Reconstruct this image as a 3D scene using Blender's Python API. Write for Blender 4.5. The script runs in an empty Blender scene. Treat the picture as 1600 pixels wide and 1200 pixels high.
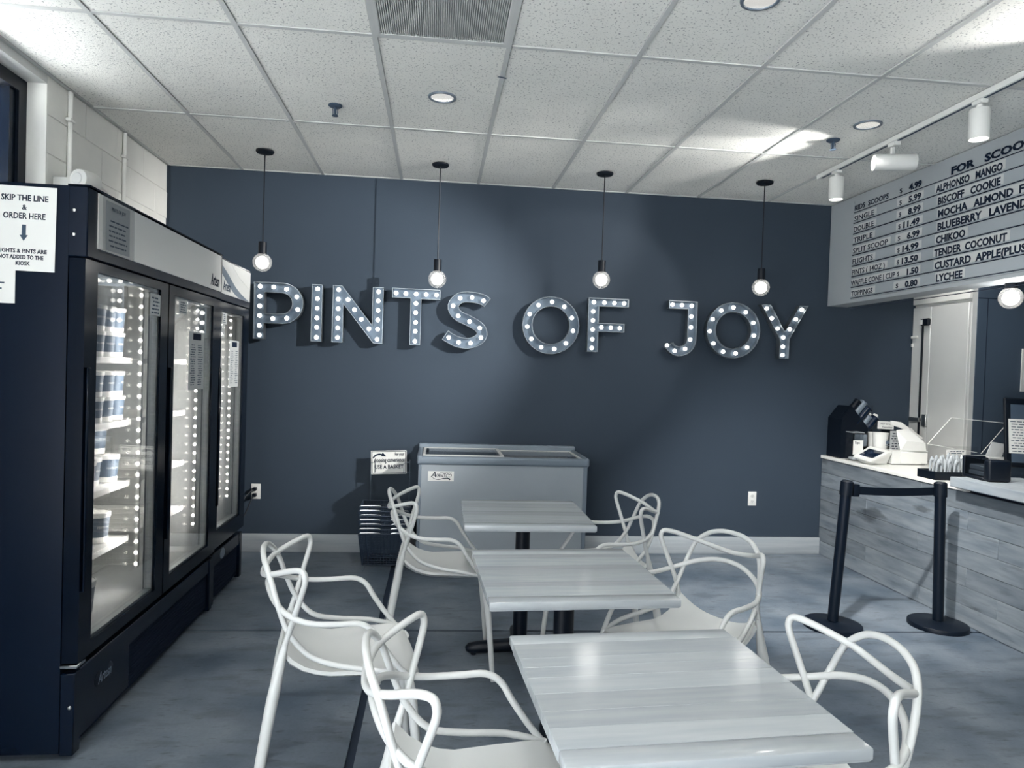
import bpy, bmesh, math, random
from mathutils import Matrix, Vector
random.seed(7)
SC = bpy.context.scene
COL = SC.collection
PI = math.pi

# ------------------------------------------------------------------ camera
F_PX, YAW, PITCH, ROLL, EYE = 1089.65, 0.1078, -0.0198, 0.0323, 1.49
fw = Vector((math.sin(YAW) * math.cos(PITCH), math.cos(YAW) * math.cos(PITCH), math.sin(PITCH)))
r0 = Vector((math.cos(YAW), -math.sin(YAW), 0))
u0 = r0.cross(fw)
rr = math.cos(ROLL) * r0 + math.sin(ROLL) * u0
uu = -math.sin(ROLL) * r0 + math.cos(ROLL) * u0
cam_data = bpy.data.cameras.new('camera')
cam_data.sensor_width = 36.0
cam_data.lens = F_PX / 1600 * 36.0
cam_data.clip_start = 0.02
cam = bpy.data.objects.new('camera', cam_data)
COL.objects.link(cam)
cam.matrix_world = Matrix(((rr.x, uu.x, -fw.x, 0), (rr.y, uu.y, -fw.y, 0), (rr.z, uu.z, -fw.z, EYE), (0, 0, 0, 1)))
SC.camera = cam

# ------------------------------------------------------------------ light and exposure
SC.view_settings.view_transform = 'Standard'
SC.view_settings.look = 'None'
SC.view_settings.exposure = 0.26
SC.view_settings.gamma = 1.0
SC.view_settings.use_curve_mapping = False
world = bpy.data.worlds.new('daylight')
SC.world = world
world.use_nodes = True
bg = world.node_tree.nodes['Background']
bg.inputs['Color'].default_value = (0.92, 0.97, 1.03, 1)
bg.inputs['Strength'].default_value = 5.0
SC.cycles.use_denoising = True
SC.cycles.sample_clamp_indirect = 60.0
SC.cycles.max_bounces = 10
SC.cycles.diffuse_bounces = 4
SC.cycles.transparent_max_bounces = 16

WARM = (1.0, 0.98, 0.94)


def lamp(name, kind, loc, watts, color=WARM, target=None, **kw):
    d = bpy.data.lights.new(name, kind)
    d.energy = watts
    d.color = color
    for k, v in kw.items():
        setattr(d, k, v)
    o = bpy.data.objects.new(name, d)
    COL.objects.link(o)
    o.location = loc
    if target is not None:
        o.rotation_euler = (Vector(target) - Vector(loc)).to_track_quat('-Z', 'Y').to_euler()
    return o


# the sun stands behind the building and lights unseen pavement added for ceiling bounce
lamp('sun', 'SUN', (0, 0, 8), 68, color=(0.97, 0.98, 1.0), target=(-1.0, -1.6, 0), angle=0.01)
# track spots: the head outside the frame and the horizontal head both aim at the back wall
lamp('track_spot_light', 'SPOT', (2.66, 2.67, 2.80), 78, target=(1.10, 5.64, 1.84), spot_size=math.radians(35), spot_blend=0.3, shadow_soft_size=0.02)
lamp('track_spot_light', 'SPOT', (2.66, 2.55, 2.80), 900, target=(-0.95, 5.64, 1.68), spot_size=math.radians(40), spot_blend=0.7, shadow_soft_size=0.02)
lamp('track_spot_light', 'SPOT', (2.545, 4.03, 2.825), 60, target=(0.2, 5.64, 2.7), spot_size=math.radians(60), spot_blend=0.5, shadow_soft_size=0.02)
lamp('track_spot_light', 'SPOT', (2.545, 4.03, 2.84), 30, target=(1.9, 4.18, 2.94), spot_size=math.radians(48), spot_blend=0.6, shadow_soft_size=0.03)
lamp('track_spot_light', 'SPOT', (2.71, 4.59, 2.72), 42, target=(2.6, 4.6, 0), spot_size=math.radians(75), spot_blend=0.5, shadow_soft_size=0.03)
lamp('track_spot_light', 'SPOT', (2.71, 3.31, 2.71), 55, target=(2.7, 3.2, 0), spot_size=math.radians(80), spot_blend=0.5, shadow_soft_size=0.03)
lamp('track_spot_light', 'SPOT', (2.72, 2.62, 2.83), 26, target=(2.3, 2.60, 2.98), spot_size=math.radians(76), spot_blend=0.6, shadow_soft_size=0.03)
for dx, dy in ((-0.016, 3.891), (2.44, 3.833), (1.222, 2.66), (-1.2, 1.4), (1.222, 0.2), (2.44, 1.4), (-0.016, 1.4)):
    if abs(dx - 1.222) < 0.01 and dy > 2:  # this one is boosted and tilted, an added wash for the counter corner
        lamp('downlight_lamp', 'SPOT', (dx, dy, 2.955), 620, target=(2.85, 4.85, 0.2), spot_size=math.radians(54), spot_blend=0.8, shadow_soft_size=0.06)
    else:
        lamp('downlight_lamp', 'SPOT', (dx, dy, 2.955), 28, target=(dx, dy, 0), spot_size=math.radians(125), spot_blend=0.7, shadow_soft_size=0.05)
# kitchen lamp behind the menu board
lamp('kitchen_lamp', 'SPOT', (3.62, 4.75, 2.92), 42, target=(4.1, 5.12, 1.75), spot_size=math.radians(62), spot_blend=0.8, shadow_soft_size=0.06)


# ------------------------------------------------------------------ tones and materials
RAMP = [(0, (5, 20, 40)), (25, (17, 34, 55)), (60, (47, 62, 80)), (100, (85, 99, 114)), (150, (140, 150, 159)), (200, (197, 199, 198)), (255, (250, 249, 243))]


def lin(c):
    c /= 255.0
    return c / 12.92 if c <= 0.04045 else ((c + 0.055) / 1.055) ** 2.4


def T(g):
    if isinstance(g, tuple):
        return tuple(lin(x) for x in g) + (1,)
    for (a, ca), (b, cb) in zip(RAMP, RAMP[1:]):
        if g <= b:
            t = (g - a) / (b - a)
            return tuple(lin(ca[i] + t * (cb[i] - ca[i])) for i in range(3)) + (1,)
    return tuple(lin(x) for x in RAMP[-1][1]) + (1,)


def mat(name, g, rough=0.5, metal=0.0, spec=0.5, g2=None, scale=8.0, stretch=(1, 1, 1), detail=4.0, bump=0.0, bump_scale=None, emit=0.0, emit_col=None, vary=0.0, contrast=(0.3, 0.7), coord='Object'):
    m = bpy.data.materials.new(name)
    m.use_nodes = True
    nt = m.node_tree
    b = nt.nodes['Principled BSDF']
    b.inputs['Base Color'].default_value = T(g)
    b.inputs['Roughness'].default_value = rough
    b.inputs['Metallic'].default_value = metal
    b.inputs['Specular IOR Level'].default_value = spec
    if emit:
        b.inputs['Emission Color'].default_value = (emit_col or (1.0, 0.97, 0.9)) + (1,)
        b.inputs['Emission Strength'].default_value = emit
    if g2 is not None or bump:
        tc = nt.nodes.new('ShaderNodeTexCoord')
        mp = nt.nodes.new('ShaderNodeMapping')
        mp.inputs['Scale'].default_value = stretch
        nt.links.new(tc.outputs[coord], mp.inputs['Vector'])
    if g2 is not None:
        no = nt.nodes.new('ShaderNodeTexNoise')
        no.inputs['Scale'].default_value = scale
        no.inputs['Detail'].default_value = detail
        nt.links.new(mp.outputs[0], no.inputs['Vector'])
        cr = nt.nodes.new('ShaderNodeValToRGB')
        cr.color_ramp.elements[0].position = contrast[0]
        cr.color_ramp.elements[1].position = contrast[1]
        cr.color_ramp.elements[0].color = T(g)
        cr.color_ramp.elements[1].color = T(g2)
        nt.links.new(no.outputs['Fac'], cr.inputs['Fac'])
        out = cr.outputs['Color']
        if vary:
            oi = nt.nodes.new('ShaderNodeObjectInfo')
            vadd = nt.nodes.new('ShaderNodeVectorMath')
            vadd.operation = 'ADD'
            sc = nt.nodes.new('ShaderNodeVectorMath')
            sc.operation = 'SCALE'
            sc.inputs['Scale'].default_value = 31.0
            comb = nt.nodes.new('ShaderNodeCombineXYZ')
            for i in range(3):
                nt.links.new(oi.outputs['Random'], comb.inputs[i])
            nt.links.new(comb.outputs[0], sc.inputs[0])
            nt.links.new(mp.outputs[0], vadd.inputs[0])
            nt.links.new(sc.outputs[0], vadd.inputs[1])
            nt.links.new(vadd.outputs[0], no.inputs['Vector'])
            mr = nt.nodes.new('ShaderNodeMapRange')
            mr.inputs['To Min'].default_value = 1 - vary
            mr.inputs['To Max'].default_value = 1 + vary
            nt.links.new(oi.outputs['Random'], mr.inputs['Value'])
            hs = nt.nodes.new('ShaderNodeHueSaturation')
            nt.links.new(mr.outputs[0], hs.inputs['Value'])
            nt.links.new(out, hs.inputs['Color'])
            out = hs.outputs['Color']
        nt.links.new(out, b.inputs['Base Color'])
    if bump:
        n2 = nt.nodes.new('ShaderNodeTexNoise')
        n2.inputs['Scale'].default_value = bump_scale or scale
        n2.inputs['Detail'].default_value = 3
        nt.links.new(mp.outputs[0], n2.inputs['Vector'])
        bp = nt.nodes.new('ShaderNodeBump')
        bp.inputs['Strength'].default_value = bump
        bp.inputs['Distance'].default_value = 0.01
        nt.links.new(n2.outputs['Fac'], bp.inputs['Height'])
        nt.links.new(bp.outputs[0], b.inputs['Normal'])
    return m


def pane(name, tint=0.92, ior=1.5, alpha_rough=0.0, frost=0.0):
    m = bpy.data.materials.new(name)
    m.use_nodes = True
    nt = m.node_tree
    nt.nodes.remove(nt.nodes['Principled BSDF'])
    out = nt.nodes['Material Output']
    tr = nt.nodes.new('ShaderNodeBsdfTransparent')
    tr.inputs['Color'].default_value = (tint, tint, tint, 1)
    gl = nt.nodes.new('ShaderNodeBsdfGlossy')
    gl.inputs['Roughness'].default_value = alpha_rough
    # Schlick reflectance from the angle to the surface, the same on both faces of a thin sheet
    geo = nt.nodes.new('ShaderNodeNewGeometry')
    dot = nt.nodes.new('ShaderNodeVectorMath')
    dot.operation = 'DOT_PRODUCT'
    nt.links.new(geo.outputs['Normal'], dot.inputs[0])
    nt.links.new(geo.outputs['Incoming'], dot.inputs[1])
    chain = dot.outputs['Value']
    f0 = ((ior - 1) / (ior + 1)) ** 2
    for op, val in (('ABSOLUTE', None), ('SUBTRACT', 1.0), ('POWER', 5.0), ('MULTIPLY_ADD', 1 - f0)):
        mth = nt.nodes.new('ShaderNodeMath')
        mth.operation = op
        if op == 'SUBTRACT':
            mth.inputs[0].default_value = val
            nt.links.new(chain, mth.inputs[1])
        else:
            nt.links.new(chain, mth.inputs[0])
            if val is not None:
                mth.inputs[1].default_value = val
            if op == 'MULTIPLY_ADD':
                mth.inputs[2].default_value = f0
        chain = mth.outputs[0]
    mx = nt.nodes.new('ShaderNodeMixShader')
    nt.links.new(chain, mx.inputs[0])
    base = tr
    if frost:
        tl = nt.nodes.new('ShaderNodeBsdfTranslucent')
        df = nt.nodes.new('ShaderNodeBsdfDiffuse')
        m1 = nt.nodes.new('ShaderNodeMixShader')
        m2 = nt.nodes.new('ShaderNodeMixShader')
        m2.inputs[0].default_value = frost
        nt.links.new(tl.outputs[0], m1.inputs[1])
        nt.links.new(df.outputs[0], m1.inputs[2])
        nt.links.new(tr.outputs[0], m2.inputs[1])
        nt.links.new(m1.outputs[0], m2.inputs[2])
        base = m2
    nt.links.new(base.outputs[0], mx.inputs[1])
    nt.links.new(gl.outputs[0], mx.inputs[2])
    nt.links.new(mx.outputs[0], out.inputs['Surface'])
    return m


def ceiling_tile_mat():
    m = mat('ceiling_tile_board', 244, rough=0.95, spec=0.1, g2=236, scale=3, bump=0.25, bump_scale=160)
    nt = m.node_tree
    b = nt.nodes['Principled BSDF']
    tc = nt.nodes.new('ShaderNodeTexCoord')
    no = nt.nodes.new('ShaderNodeTexNoise')
    no.inputs['Scale'].default_value = 95
    no.inputs['Detail'].default_value = 2
    nt.links.new(tc.outputs['Object'], no.inputs['Vector'])
    cr = nt.nodes.new('ShaderNodeValToRGB')
    cr.color_ramp.elements[0].position = 0.33
    cr.color_ramp.elements[1].position = 0.40
    cr.color_ramp.elements[0].color = (0.45, 0.46, 0.48, 1)
    cr.color_ramp.elements[1].color = (1, 1, 1, 1)
    nt.links.new(no.outputs['Fac'], cr.inputs['Fac'])
    mx = nt.nodes.new('ShaderNodeMix')
    mx.data_type = 'RGBA'
    mx.blend_type = 'MULTIPLY'
    mx.inputs['Factor'].default_value = 1
    old = b.inputs['Base Color'].links[0].from_socket
    nt.links.new(old, mx.inputs[6])
    nt.links.new(cr.outputs['Color'], mx.inputs[7])
    nt.links.new(mx.outputs[2], b.inputs['Base Color'])
    return m


M = {}
M['wall'] = mat('dark_wall_paint', (52, 63, 75), 0.6, spec=0.2, g2=(54, 65, 77), scale=1.2, bump=0.05, bump_scale=120)
M['block'] = mat('white_block_paint', 240, 0.6, spec=0.3, g2=234, scale=6, bump=0.15, bump_scale=60, vary=0.02)
M['mortar'] = mat('white_mortar', 232, 0.8, spec=0.2)
M['tile'] = ceiling_tile_mat()
M['tee'] = mat('white_tee_bar', 200, 0.4)
M['dark_gap'] = mat('dark_gap', 20, 0.9)
M['floor'] = mat('polished_concrete', (76, 89, 103), 0.42, spec=0.35, g2=(121, 130, 140), scale=2.3, detail=15, contrast=(0.34, 0.68), bump=0.05, bump_scale=40)


def stain_floor(m, layers=((5.0, (0.8, 2.4, 1), 0.34, 0.47, 0.74), (26.0, (0.5, 1.6, 1), 0.30, 0.40, 0.66), (70.0, (1, 1, 1), 0.25, 0.6, 0.88))):
    nt = m.node_tree
    b = nt.nodes['Principled BSDF']
    old = b.inputs['Base Color'].links[0].from_socket
    tc = nt.nodes.new('ShaderNodeTexCoord')
    for scale, stretch, p0, p1, dark in layers:
        mp = nt.nodes.new('ShaderNodeMapping')
        mp.inputs['Scale'].default_value = stretch
        nt.links.new(tc.outputs['Object'], mp.inputs['Vector'])
        no = nt.nodes.new('ShaderNodeTexNoise')
        no.inputs['Scale'].default_value = scale
        no.inputs['Detail'].default_value = 8
        nt.links.new(mp.outputs[0], no.inputs['Vector'])
        cr = nt.nodes.new('ShaderNodeValToRGB')
        cr.color_ramp.elements[0].position = p0
        cr.color_ramp.elements[1].position = p1
        cr.color_ramp.elements[0].color = (dark, dark, dark, 1)
        cr.color_ramp.elements[1].color = (1, 1, 1, 1)
        nt.links.new(no.outputs['Fac'], cr.inputs['Fac'])
        mx = nt.nodes.new('ShaderNodeMix')
        mx.data_type = 'RGBA'
        mx.blend_type = 'MULTIPLY'
        mx.inputs['Factor'].default_value = 1
        nt.links.new(old, mx.inputs[6])
        nt.links.new(cr.outputs['Color'], mx.inputs[7])
        old = mx.outputs[2]
    nt.links.new(old, b.inputs['Base Color'])


stain_floor(M['floor'])
M['pavement'] = mat('pale_bounce_ground', 205, 0.8, g2=212)
M['joint'] = mat('floor_joint', 32, 0.8)
M['baseboard'] = mat('pale_wood_baseboard', 160, 0.5, g2=178, scale=5, stretch=(0.4, 6, 6))
M['white_plastic'] = mat('white_chair_plastic', 201, 0.38, spec=0.45)
M['wood'] = mat('lacquered_butcher_block', 172, 0.15, spec=0.55, g2=183, scale=7, stretch=(0.6, 6, 6), detail=5, vary=0.10)
M['wood_edge'] = mat('butcher_block_core', 168, 0.3, g2=185, scale=9, stretch=(1, 6, 6))
M['black_metal'] = mat('black_powder_coat', (4, 14, 27), 0.4, spec=0.3)
M['black'] = mat('black_plastic', (3, 12, 24), 0.45, spec=0.3)
M['black_gloss'] = mat('black_gloss', 14, 0.14, spec=0.5)
M['freezer_side'] = mat('black_sheet_metal', (6, 18, 34), 0.26, spec=0.26, g2=(8, 20, 36), scale=2)
M['freezer_dark'] = mat('black_door_frame', (4, 13, 26), 0.16, spec=0.28)
M['grille'] = mat('black_grille', 6, 0.7, spec=0.2)
M['chrome'] = mat('bright_metal', 210, 0.2, metal=1.0)
M['steel'] = mat('brushed_steel', 200, 0.32, metal=1.0, g2=185, scale=20, stretch=(1, 0.1, 6))
M['header_steel'] = mat('pale_steel_header', 240, 0.33, metal=0.3, spec=0.5)
M['liner'] = mat('pale_liner', 205, 0.3, spec=0.5, metal=0.25, bump=0.35, bump_scale=7)
M['shelf'] = mat('white_shelf', 235, 0.4)
M['led'] = mat('led_dot', 250, 0.4, emit=18.0)
M['bulb'] = mat('marquee_bulb_glow', 250, 0.4, emit=3.2)
M['globe_core'] = mat('pendant_bulb_glow', 250, 0.4, emit=2.2)
M['globe'] = pane('clear_globe_glass', 0.97, 1.45, frost=0.16)
M['lens'] = mat('lamp_lens_glow', 250, 0.4, emit=5.0)
M['reflector'] = mat('bright_reflector', 225, 0.15, metal=1.0, emit=0.5)
M['tray'] = mat('marquee_tray_metal', 98, 0.4, metal=0.5, g2=112, scale=6)
M['rim'] = mat('marquee_rim_metal', 165, 0.35, metal=0.9)
M['rim_dark'] = mat('marquee_back_black', 22, 0.5)
M['glass'] = pane('clear_glass', 0.95, 1.5)
M['coated_glass'] = pane('coated_freezer_glass', 0.97, 2.0)
M['smoky'] = pane('smoky_acrylic', 0.72, 1.5)
M['acrylic'] = pane('clear_acrylic', 0.96, 1.35)
M['paper'] = mat('white_paper', 226, 0.7, spec=0.2)
M['paper_grey'] = mat('printed_paper', 190, 0.55, spec=0.3)
M['sleeve'] = pane('plastic_sleeve', 0.93, 1.45, 0.12)
M['ink'] = mat('black_ink', 14, 0.7, spec=0.2)
M['ink_soft'] = mat('grey_ink', 78, 0.7, spec=0.2)
M['label_dark'] = mat('tub_label', 92, 0.5, g2=98, scale=5)
M['white_print'] = mat('white_print', 235, 0.5)
M['white_metal'] = mat('white_enamel', 222, 0.35)
M['chest_panel'] = mat('chest_front_panel', 160, 0.4, g2=164, scale=3)
M['chest_trim'] = mat('chest_grey_trim', 128, 0.38)
M['plank'] = mat('grey_wood_plank', (98, 108, 118), 0.5, spec=0.3, g2=(132, 140, 147), scale=3.2, stretch=(1, 1.0, 7), detail=9, vary=0.14, contrast=(0.28, 0.66))
stain_floor(M['plank'], ((1.9, (1, 1.1, 5.0), 0.30, 0.37, 0.50), (9.0, (1, 0.5, 4.0), 0.30, 0.42, 0.80)))
M['knot'] = mat('wood_knot', 66, 0.6, g2=90, scale=30)
M['ledge'] = mat('grey_wood_ledge', 150, 0.4, g2=172, scale=4, stretch=(6, 0.7, 6), detail=6)
M['counter_top'] = mat('white_counter_top', 240, 0.25)
M['menu'] = mat('menu_board_grey', 172, 0.45, g2=176, scale=3)
M['menu_rail'] = mat('menu_letter_rail', 168, 0.32)
M['menu_tab'] = mat('menu_letter_strip', 200, 0.3)
M['cooler'] = mat('pale_cooler_panel', 206, 0.4, g2=212, scale=3)
M['cooler_dark'] = mat('dark_cooler_panel', 84, 0.5)
M['wire'] = mat('dark_wire', 120, 0.35, metal=0.6)
M['basket'] = mat('dark_basket_plastic', 52, 0.45)
M['swoosh'] = mat('header_swoosh_grey', 112, 0.35)
M['header_print'] = mat('header_white_print', 205, 0.3)
M['screen'] = mat('black_screen', 10, 0.1)
M['petal'] = mat('white_petal', 238, 0.6)
M['vent'] = mat('vent_grey', 205, 0.5)
M['vent_back'] = mat('vent_backing', 178, 0.7)  # backing sheet, slightly darker grey than the ribs
M['clear_lid'] = mat('smoky_clear_plastic', 125, 0.2, spec=0.6)
M['wrap'] = mat('clear_wrapped_plastic', 175, 0.2, spec=0.7)


# ------------------------------------------------------------------ mesh helpers
class MB:
    def __init__(self):
        self.v, self.f = [], []

    def add(self, vs, fs):
        o = len(self.v)
        self.v += [tuple(p) for p in vs]
        self.f += [tuple(i + o for i in f) for f in fs]
        return self

    def box(self, lo, hi, M4=None):
        x0, y0, z0 = lo
        x1, y1, z1 = hi
        vs = [Vector(p) for p in ((x0, y0, z0), (x1, y0, z0), (x1, y1, z0), (x0, y1, z0), (x0, y0, z1), (x1, y0, z1), (x1, y1, z1), (x0, y1, z1))]
        if M4 is not None:
            vs = [M4 @ p for p in vs]
        return self.add(vs, [(0, 3, 2, 1), (4, 5, 6, 7), (0, 1, 5, 4), (1, 2, 6, 5), (2, 3, 7, 6), (3, 0, 4, 7)])

    def bbox(self, lo, hi, bev=0.005, seg=2, M4=None):
        bm = bmesh.new()
        c = [(a + b) / 2 for a, b in zip(lo, hi)]
        s = [(b - a) for a, b in zip(lo, hi)]
        bmesh.ops.create_cube(bm, size=1.0, matrix=Matrix.Translation(c) @ Matrix.Diagonal((*s, 1)))
        bmesh.ops.bevel(bm, geom=bm.edges[:], offset=min(bev, min(s) * 0.45), segments=seg, affect='EDGES', profile=0.5)
        return self.from_bm(bm, M4)

    def from_bm(self, bm, M4=None):
        bm.verts.index_update()
        vs = [(M4 @ v.co if M4 is not None else v.co.copy()) for v in bm.verts]
        fs = [tuple(v.index for v in f.verts) for f in bm.faces]
        bm.free()
        return self.add(vs, fs)

    def tube(self, pts, r, n=8, closed=False, caps=True, squash=1.0):
        pts = [Vector(p) for p in pts]
        N = len(pts)
        rs = r if isinstance(r, (list, tuple)) else [r] * N
        tang = []
        for i in range(N):
            a = pts[(i - 1) % N] if (closed or i > 0) else pts[i]
            b = pts[(i + 1) % N] if (closed or i < N - 1) else pts[i]
            t = (b - a)
            tang.append(t.normalized() if t.length > 1e-9 else Vector((0, 0, 1)))
        ref = Vector((0, 0, 1)) if abs(tang[0].z) < 0.9 else Vector((1, 0, 0))
        nrm = tang[0].cross(ref).normalized()
        vs, fs = [], []
        for i in range(N):
            nrm = (nrm - tang[i] * nrm.dot(tang[i]))
            nrm = nrm.normalized() if nrm.length > 1e-6 else tang[i].orthogonal().normalized()
            bn = tang[i].cross(nrm)
            for k in range(n):
                a = 2 * PI * k / n
                vs.append(pts[i] + rs[i] * (math.cos(a) * nrm + squash * math.sin(a) * bn))
        rows = N if closed else N - 1
        for i in range(rows):
            j = (i + 1) % N
            for k in range(n):
                k2 = (k + 1) % n
                fs.append((i * n + k, i * n + k2, j * n + k2, j * n + k))
        if caps and not closed:
            fs.append(tuple(reversed(range(n))))
            fs.append(tuple((N - 1) * n + k for k in range(n)))
        return self.add(vs, fs)

    def cyl(self, p0, p1, r0, r1=None, n=16, caps=True):
        return self.tube([p0, p1], [r0, r0 if r1 is None else r1], n=n, caps=caps)

    def lathe(self, prof, n=24, M4=None):
        vs, fs = [], []
        for (r, z) in prof:
            for k in range(n):
                a = 2 * PI * k / n
                vs.append(Vector((max(r, 1e-5) * math.cos(a), max(r, 1e-5) * math.sin(a), z)))
        for i in range(len(prof) - 1):
            for k in range(n):
                k2 = (k + 1) % n
                fs.append((i * n + k, i * n + k2, (i + 1) * n + k2, (i + 1) * n + k))
        if M4 is not None:
            vs = [M4 @ p for p in vs]
        return self.add(vs, fs)

    def sphere(self, c, r, n=12, m=8, sc=(1, 1, 1)):
        prof = [(r * math.sin(PI * i / m), -r * math.cos(PI * i / m)) for i in range(m + 1)]
        return self.lathe(prof, n, Matrix.Translation(c) @ Matrix.Diagonal((*sc, 1)))

    def prism(self, loops, d0, d1, axis='y'):
        """2D loops (first the outline, then holes) filled and extruded from d0 to d1; (a, b) are the two other axes in order."""
        def put(a, b, d):
            return {'y': (a, d, b), 'x': (d, a, b), 'z': (a, b, d)}[axis]
        bm = bmesh.new()
        ed = []
        for L in loops:
            vs = [bm.verts.new(put(a, b, d0)) for a, b in L]
            ed += [bm.edges.new((vs[i], vs[(i + 1) % len(vs)])) for i in range(len(vs))]
        bmesh.ops.triangle_fill(bm, edges=ed, use_beauty=True, use_dissolve=False)
        bm.verts.index_update()
        n = len(bm.verts)
        vs = [v.co.copy() for v in bm.verts]
        tri = [tuple(v.index for v in f.verts) for f in bm.faces]
        bm.free()
        off = Vector(put(0, 0, d1)) - Vector(put(0, 0, d0))
        fs = list(tri) + [tuple(i + n for i in reversed(f)) for f in tri]
        base = 0
        for L in loops:
            k = len(L)
            for i in range(k):
                a, b = base + i, base + (i + 1) % k
                fs.append((a, b, b + n, a + n))
            base += k
        return self.add(vs + [v + off for v in vs], fs)


WM = {}


def obj(name, mb, m, parent=None, smooth=40, loc=None):
    """One mesh object; MB coordinates are world coordinates, stored relative to the parent."""
    me = bpy.data.meshes.new(name)
    Wp = WM[parent.name] if parent is not None else Matrix.Identity(4)
    if parent is None and loc is not None:
        Wo = Matrix.Translation(loc)
    else:
        Wo = Wp.copy()
    inv = Wo.inverted()
    me.from_pydata([tuple(inv @ Vector(v)) for v in mb.v], [], mb.f)
    bm = bmesh.new()
    bm.from_mesh(me)
    bmesh.ops.recalc_face_normals(bm, faces=bm.faces[:])
    bm.to_mesh(me)
    bm.free()
    if smooth:
        me.polygons.foreach_set('use_smooth', [True] * len(me.polygons))
        me.set_sharp_from_angle(angle=math.radians(smooth))
    me.materials.append(M[m])
    o = bpy.data.objects.new(name, me)
    COL.objects.link(o)
    if parent is not None:
        o.parent = parent
    elif loc is not None:
        o.location = loc
    WM[o.name] = Wo
    return o


def share(name, src, parent, off=(0, 0, 0)):
    """Another piece that shares the mesh of src, moved by off under the same kind of parent."""
    o = bpy.data.objects.new(name, src.data)
    COL.objects.link(o)
    o.parent = parent
    o.location = off
    WM[o.name] = WM[parent.name] @ Matrix.Translation(off)
    return o


def tag(o, label, cat, group=None):
    o['label'] = label
    o['category'] = cat
    if group:
        o['group'] = group
    return o


def thing(name, label, cat, loc=(0, 0, 0), rz=0.0, group=None):
    o = bpy.data.objects.new(name, None)
    o.empty_display_size = 0.05
    COL.objects.link(o)
    o.location = loc
    o.rotation_euler = (0, 0, rz)
    WM[o.name] = Matrix.Translation(loc) @ Matrix.Rotation(rz, 4, 'Z')
    return tag(o, label, cat, group)


def struct(name, mb, m, parent=None, smooth=40):
    o = obj(name, mb, m, parent, smooth)
    o['kind'] = 'structure'
    return o


def dup(root, loc, rz, label, group=None):
    r = root.copy()
    COL.objects.link(r)
    r.location = loc
    r.rotation_euler = (0, 0, rz)
    r['label'] = label
    if group:
        r['group'] = group
    for ch in list(root.children):
        c = ch.copy()
        COL.objects.link(c)
        c.parent = r
        for g in list(ch.children):
            d = g.copy()
            COL.objects.link(d)
            d.parent = c
    return r


def smooth_path(pts, k=5, closed=False):
    P = [Vector(p) for p in pts]
    n = len(P)
    out = []
    for i in range(n if closed else n - 1):
        p1, p2 = P[i], P[(i + 1) % n]
        p0 = P[(i - 1) % n] if (closed or i > 0) else p1 * 2 - p2
        p3 = P[(i + 2) % n] if (closed or i < n - 2) else p2 * 2 - p1
        for s in range(k):
            t = s / k
            out.append(0.5 * ((2 * p1) + (-p0 + p2) * t + (2 * p0 - 5 * p1 + 4 * p2 - p3) * t * t + (-p0 + 3 * p1 - 3 * p2 + p3) * t ** 3))
    if not closed:
        out.append(P[-1])
    return out


_txt = {}


def text_mb(s, size, width=None, height=None, shear=0.0, align='LEFT', bold=0.0, spacing=1.0, res=2, ext=0.0006):
    """Flat lettering as mesh in its own x-y plane."""
    cu = bpy.data.curves.new('lettering', 'FONT')
    cu.body = s
    cu.size = size
    cu.resolution_u = res
    cu.extrude = ext
    cu.offset = bold
    cu.shear = shear
    cu.space_character = spacing
    cu.align_x = 'LEFT'
    o = bpy.data.objects.new('lettering', cu)
    COL.objects.link(o)
    dg = bpy.context.evaluated_depsgraph_get()
    me = bpy.data.meshes.new_from_object(o.evaluated_get(dg))
    vs = [v.co.copy() for v in me.vertices]
    fs = [tuple(p.vertices) for p in me.polygons]
    bpy.data.objects.remove(o)
    bpy.data.curves.remove(cu)
    bpy.data.meshes.remove(me)
    if not vs:
        return MB()
    x0 = min(v.x for v in vs)
    x1 = max(v.x for v in vs)
    sx = (width / (x1 - x0)) if width else 1.0
    sy = 1.0
    if height:
        y1 = max(v.y for v in vs)
        sy = height / y1
    w = (x1 - x0) * sx
    dx = {'LEFT': 0, 'CENTER': -w / 2, 'RIGHT': -w}[align]
    mb = MB()
    mb.add([((v.x - x0) * sx + dx, v.y * sy, v.z) for v in vs], fs)
    return mb


def frame(origin, xd, yd):
    xd = Vector(xd).normalized()
    yd = Vector(yd).normalized()
    zd = xd.cross(yd).normalized()
    yd = zd.cross(xd)
    o = Vector(origin)
    return Matrix(((xd.x, yd.x, zd.x, o.x), (xd.y, yd.y, zd.y, o.y), (xd.z, yd.z, zd.z, o.z), (0, 0, 0, 1)))


def place(mb, fr):
    out = MB()
    out.add([fr @ Vector(v) for v in mb.v], mb.f)
    return out


def letters(items, fr):
    """Several lines of lettering joined in one MB: items = (text, x, y, kwargs)."""
    out = MB()
    for s, x, y, kw in items:
        t = text_mb(s, **kw)
        out.add([fr @ Vector((v[0] + x, v[1] + y, v[2])) for v in t.v], t.f)
    return out


def scribble_lines(fr, x0, x1, ys, h, seed=1, words=(0.012, 0.04), gap=0.007):
    """Rows of small print too fine to read, as word-long flat dashes."""
    rnd = random.Random(seed)
    out = MB()
    for y in ys:
        x = x0 + rnd.random() * 0.02
        end = x1 - rnd.random() * 0.03
        while x < end:
            w = min(rnd.uniform(*words), end - x)
            if w > 0.004:
                out.box((x, y, 0), (x + w, y + h, 0.0005), fr)
            x += w + gap
    return out


# ------------------------------------------------------------------ setting: room
H = 2.978
YB = 5.644          # back wall
XL = -2.10          # block wall
XC = 3.30           # counter front
XR = 5.62
Y0 = -2.2

floor = struct('floor', MB().box((XL - 0.3, Y0, -0.12), (XR, YB + 0.1, -0.012)), 'joint', smooth=0)
WMF = floor
jx = -0.282


def jy(x):
    return 3.93 - 0.030 * (x - 0.5)


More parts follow.
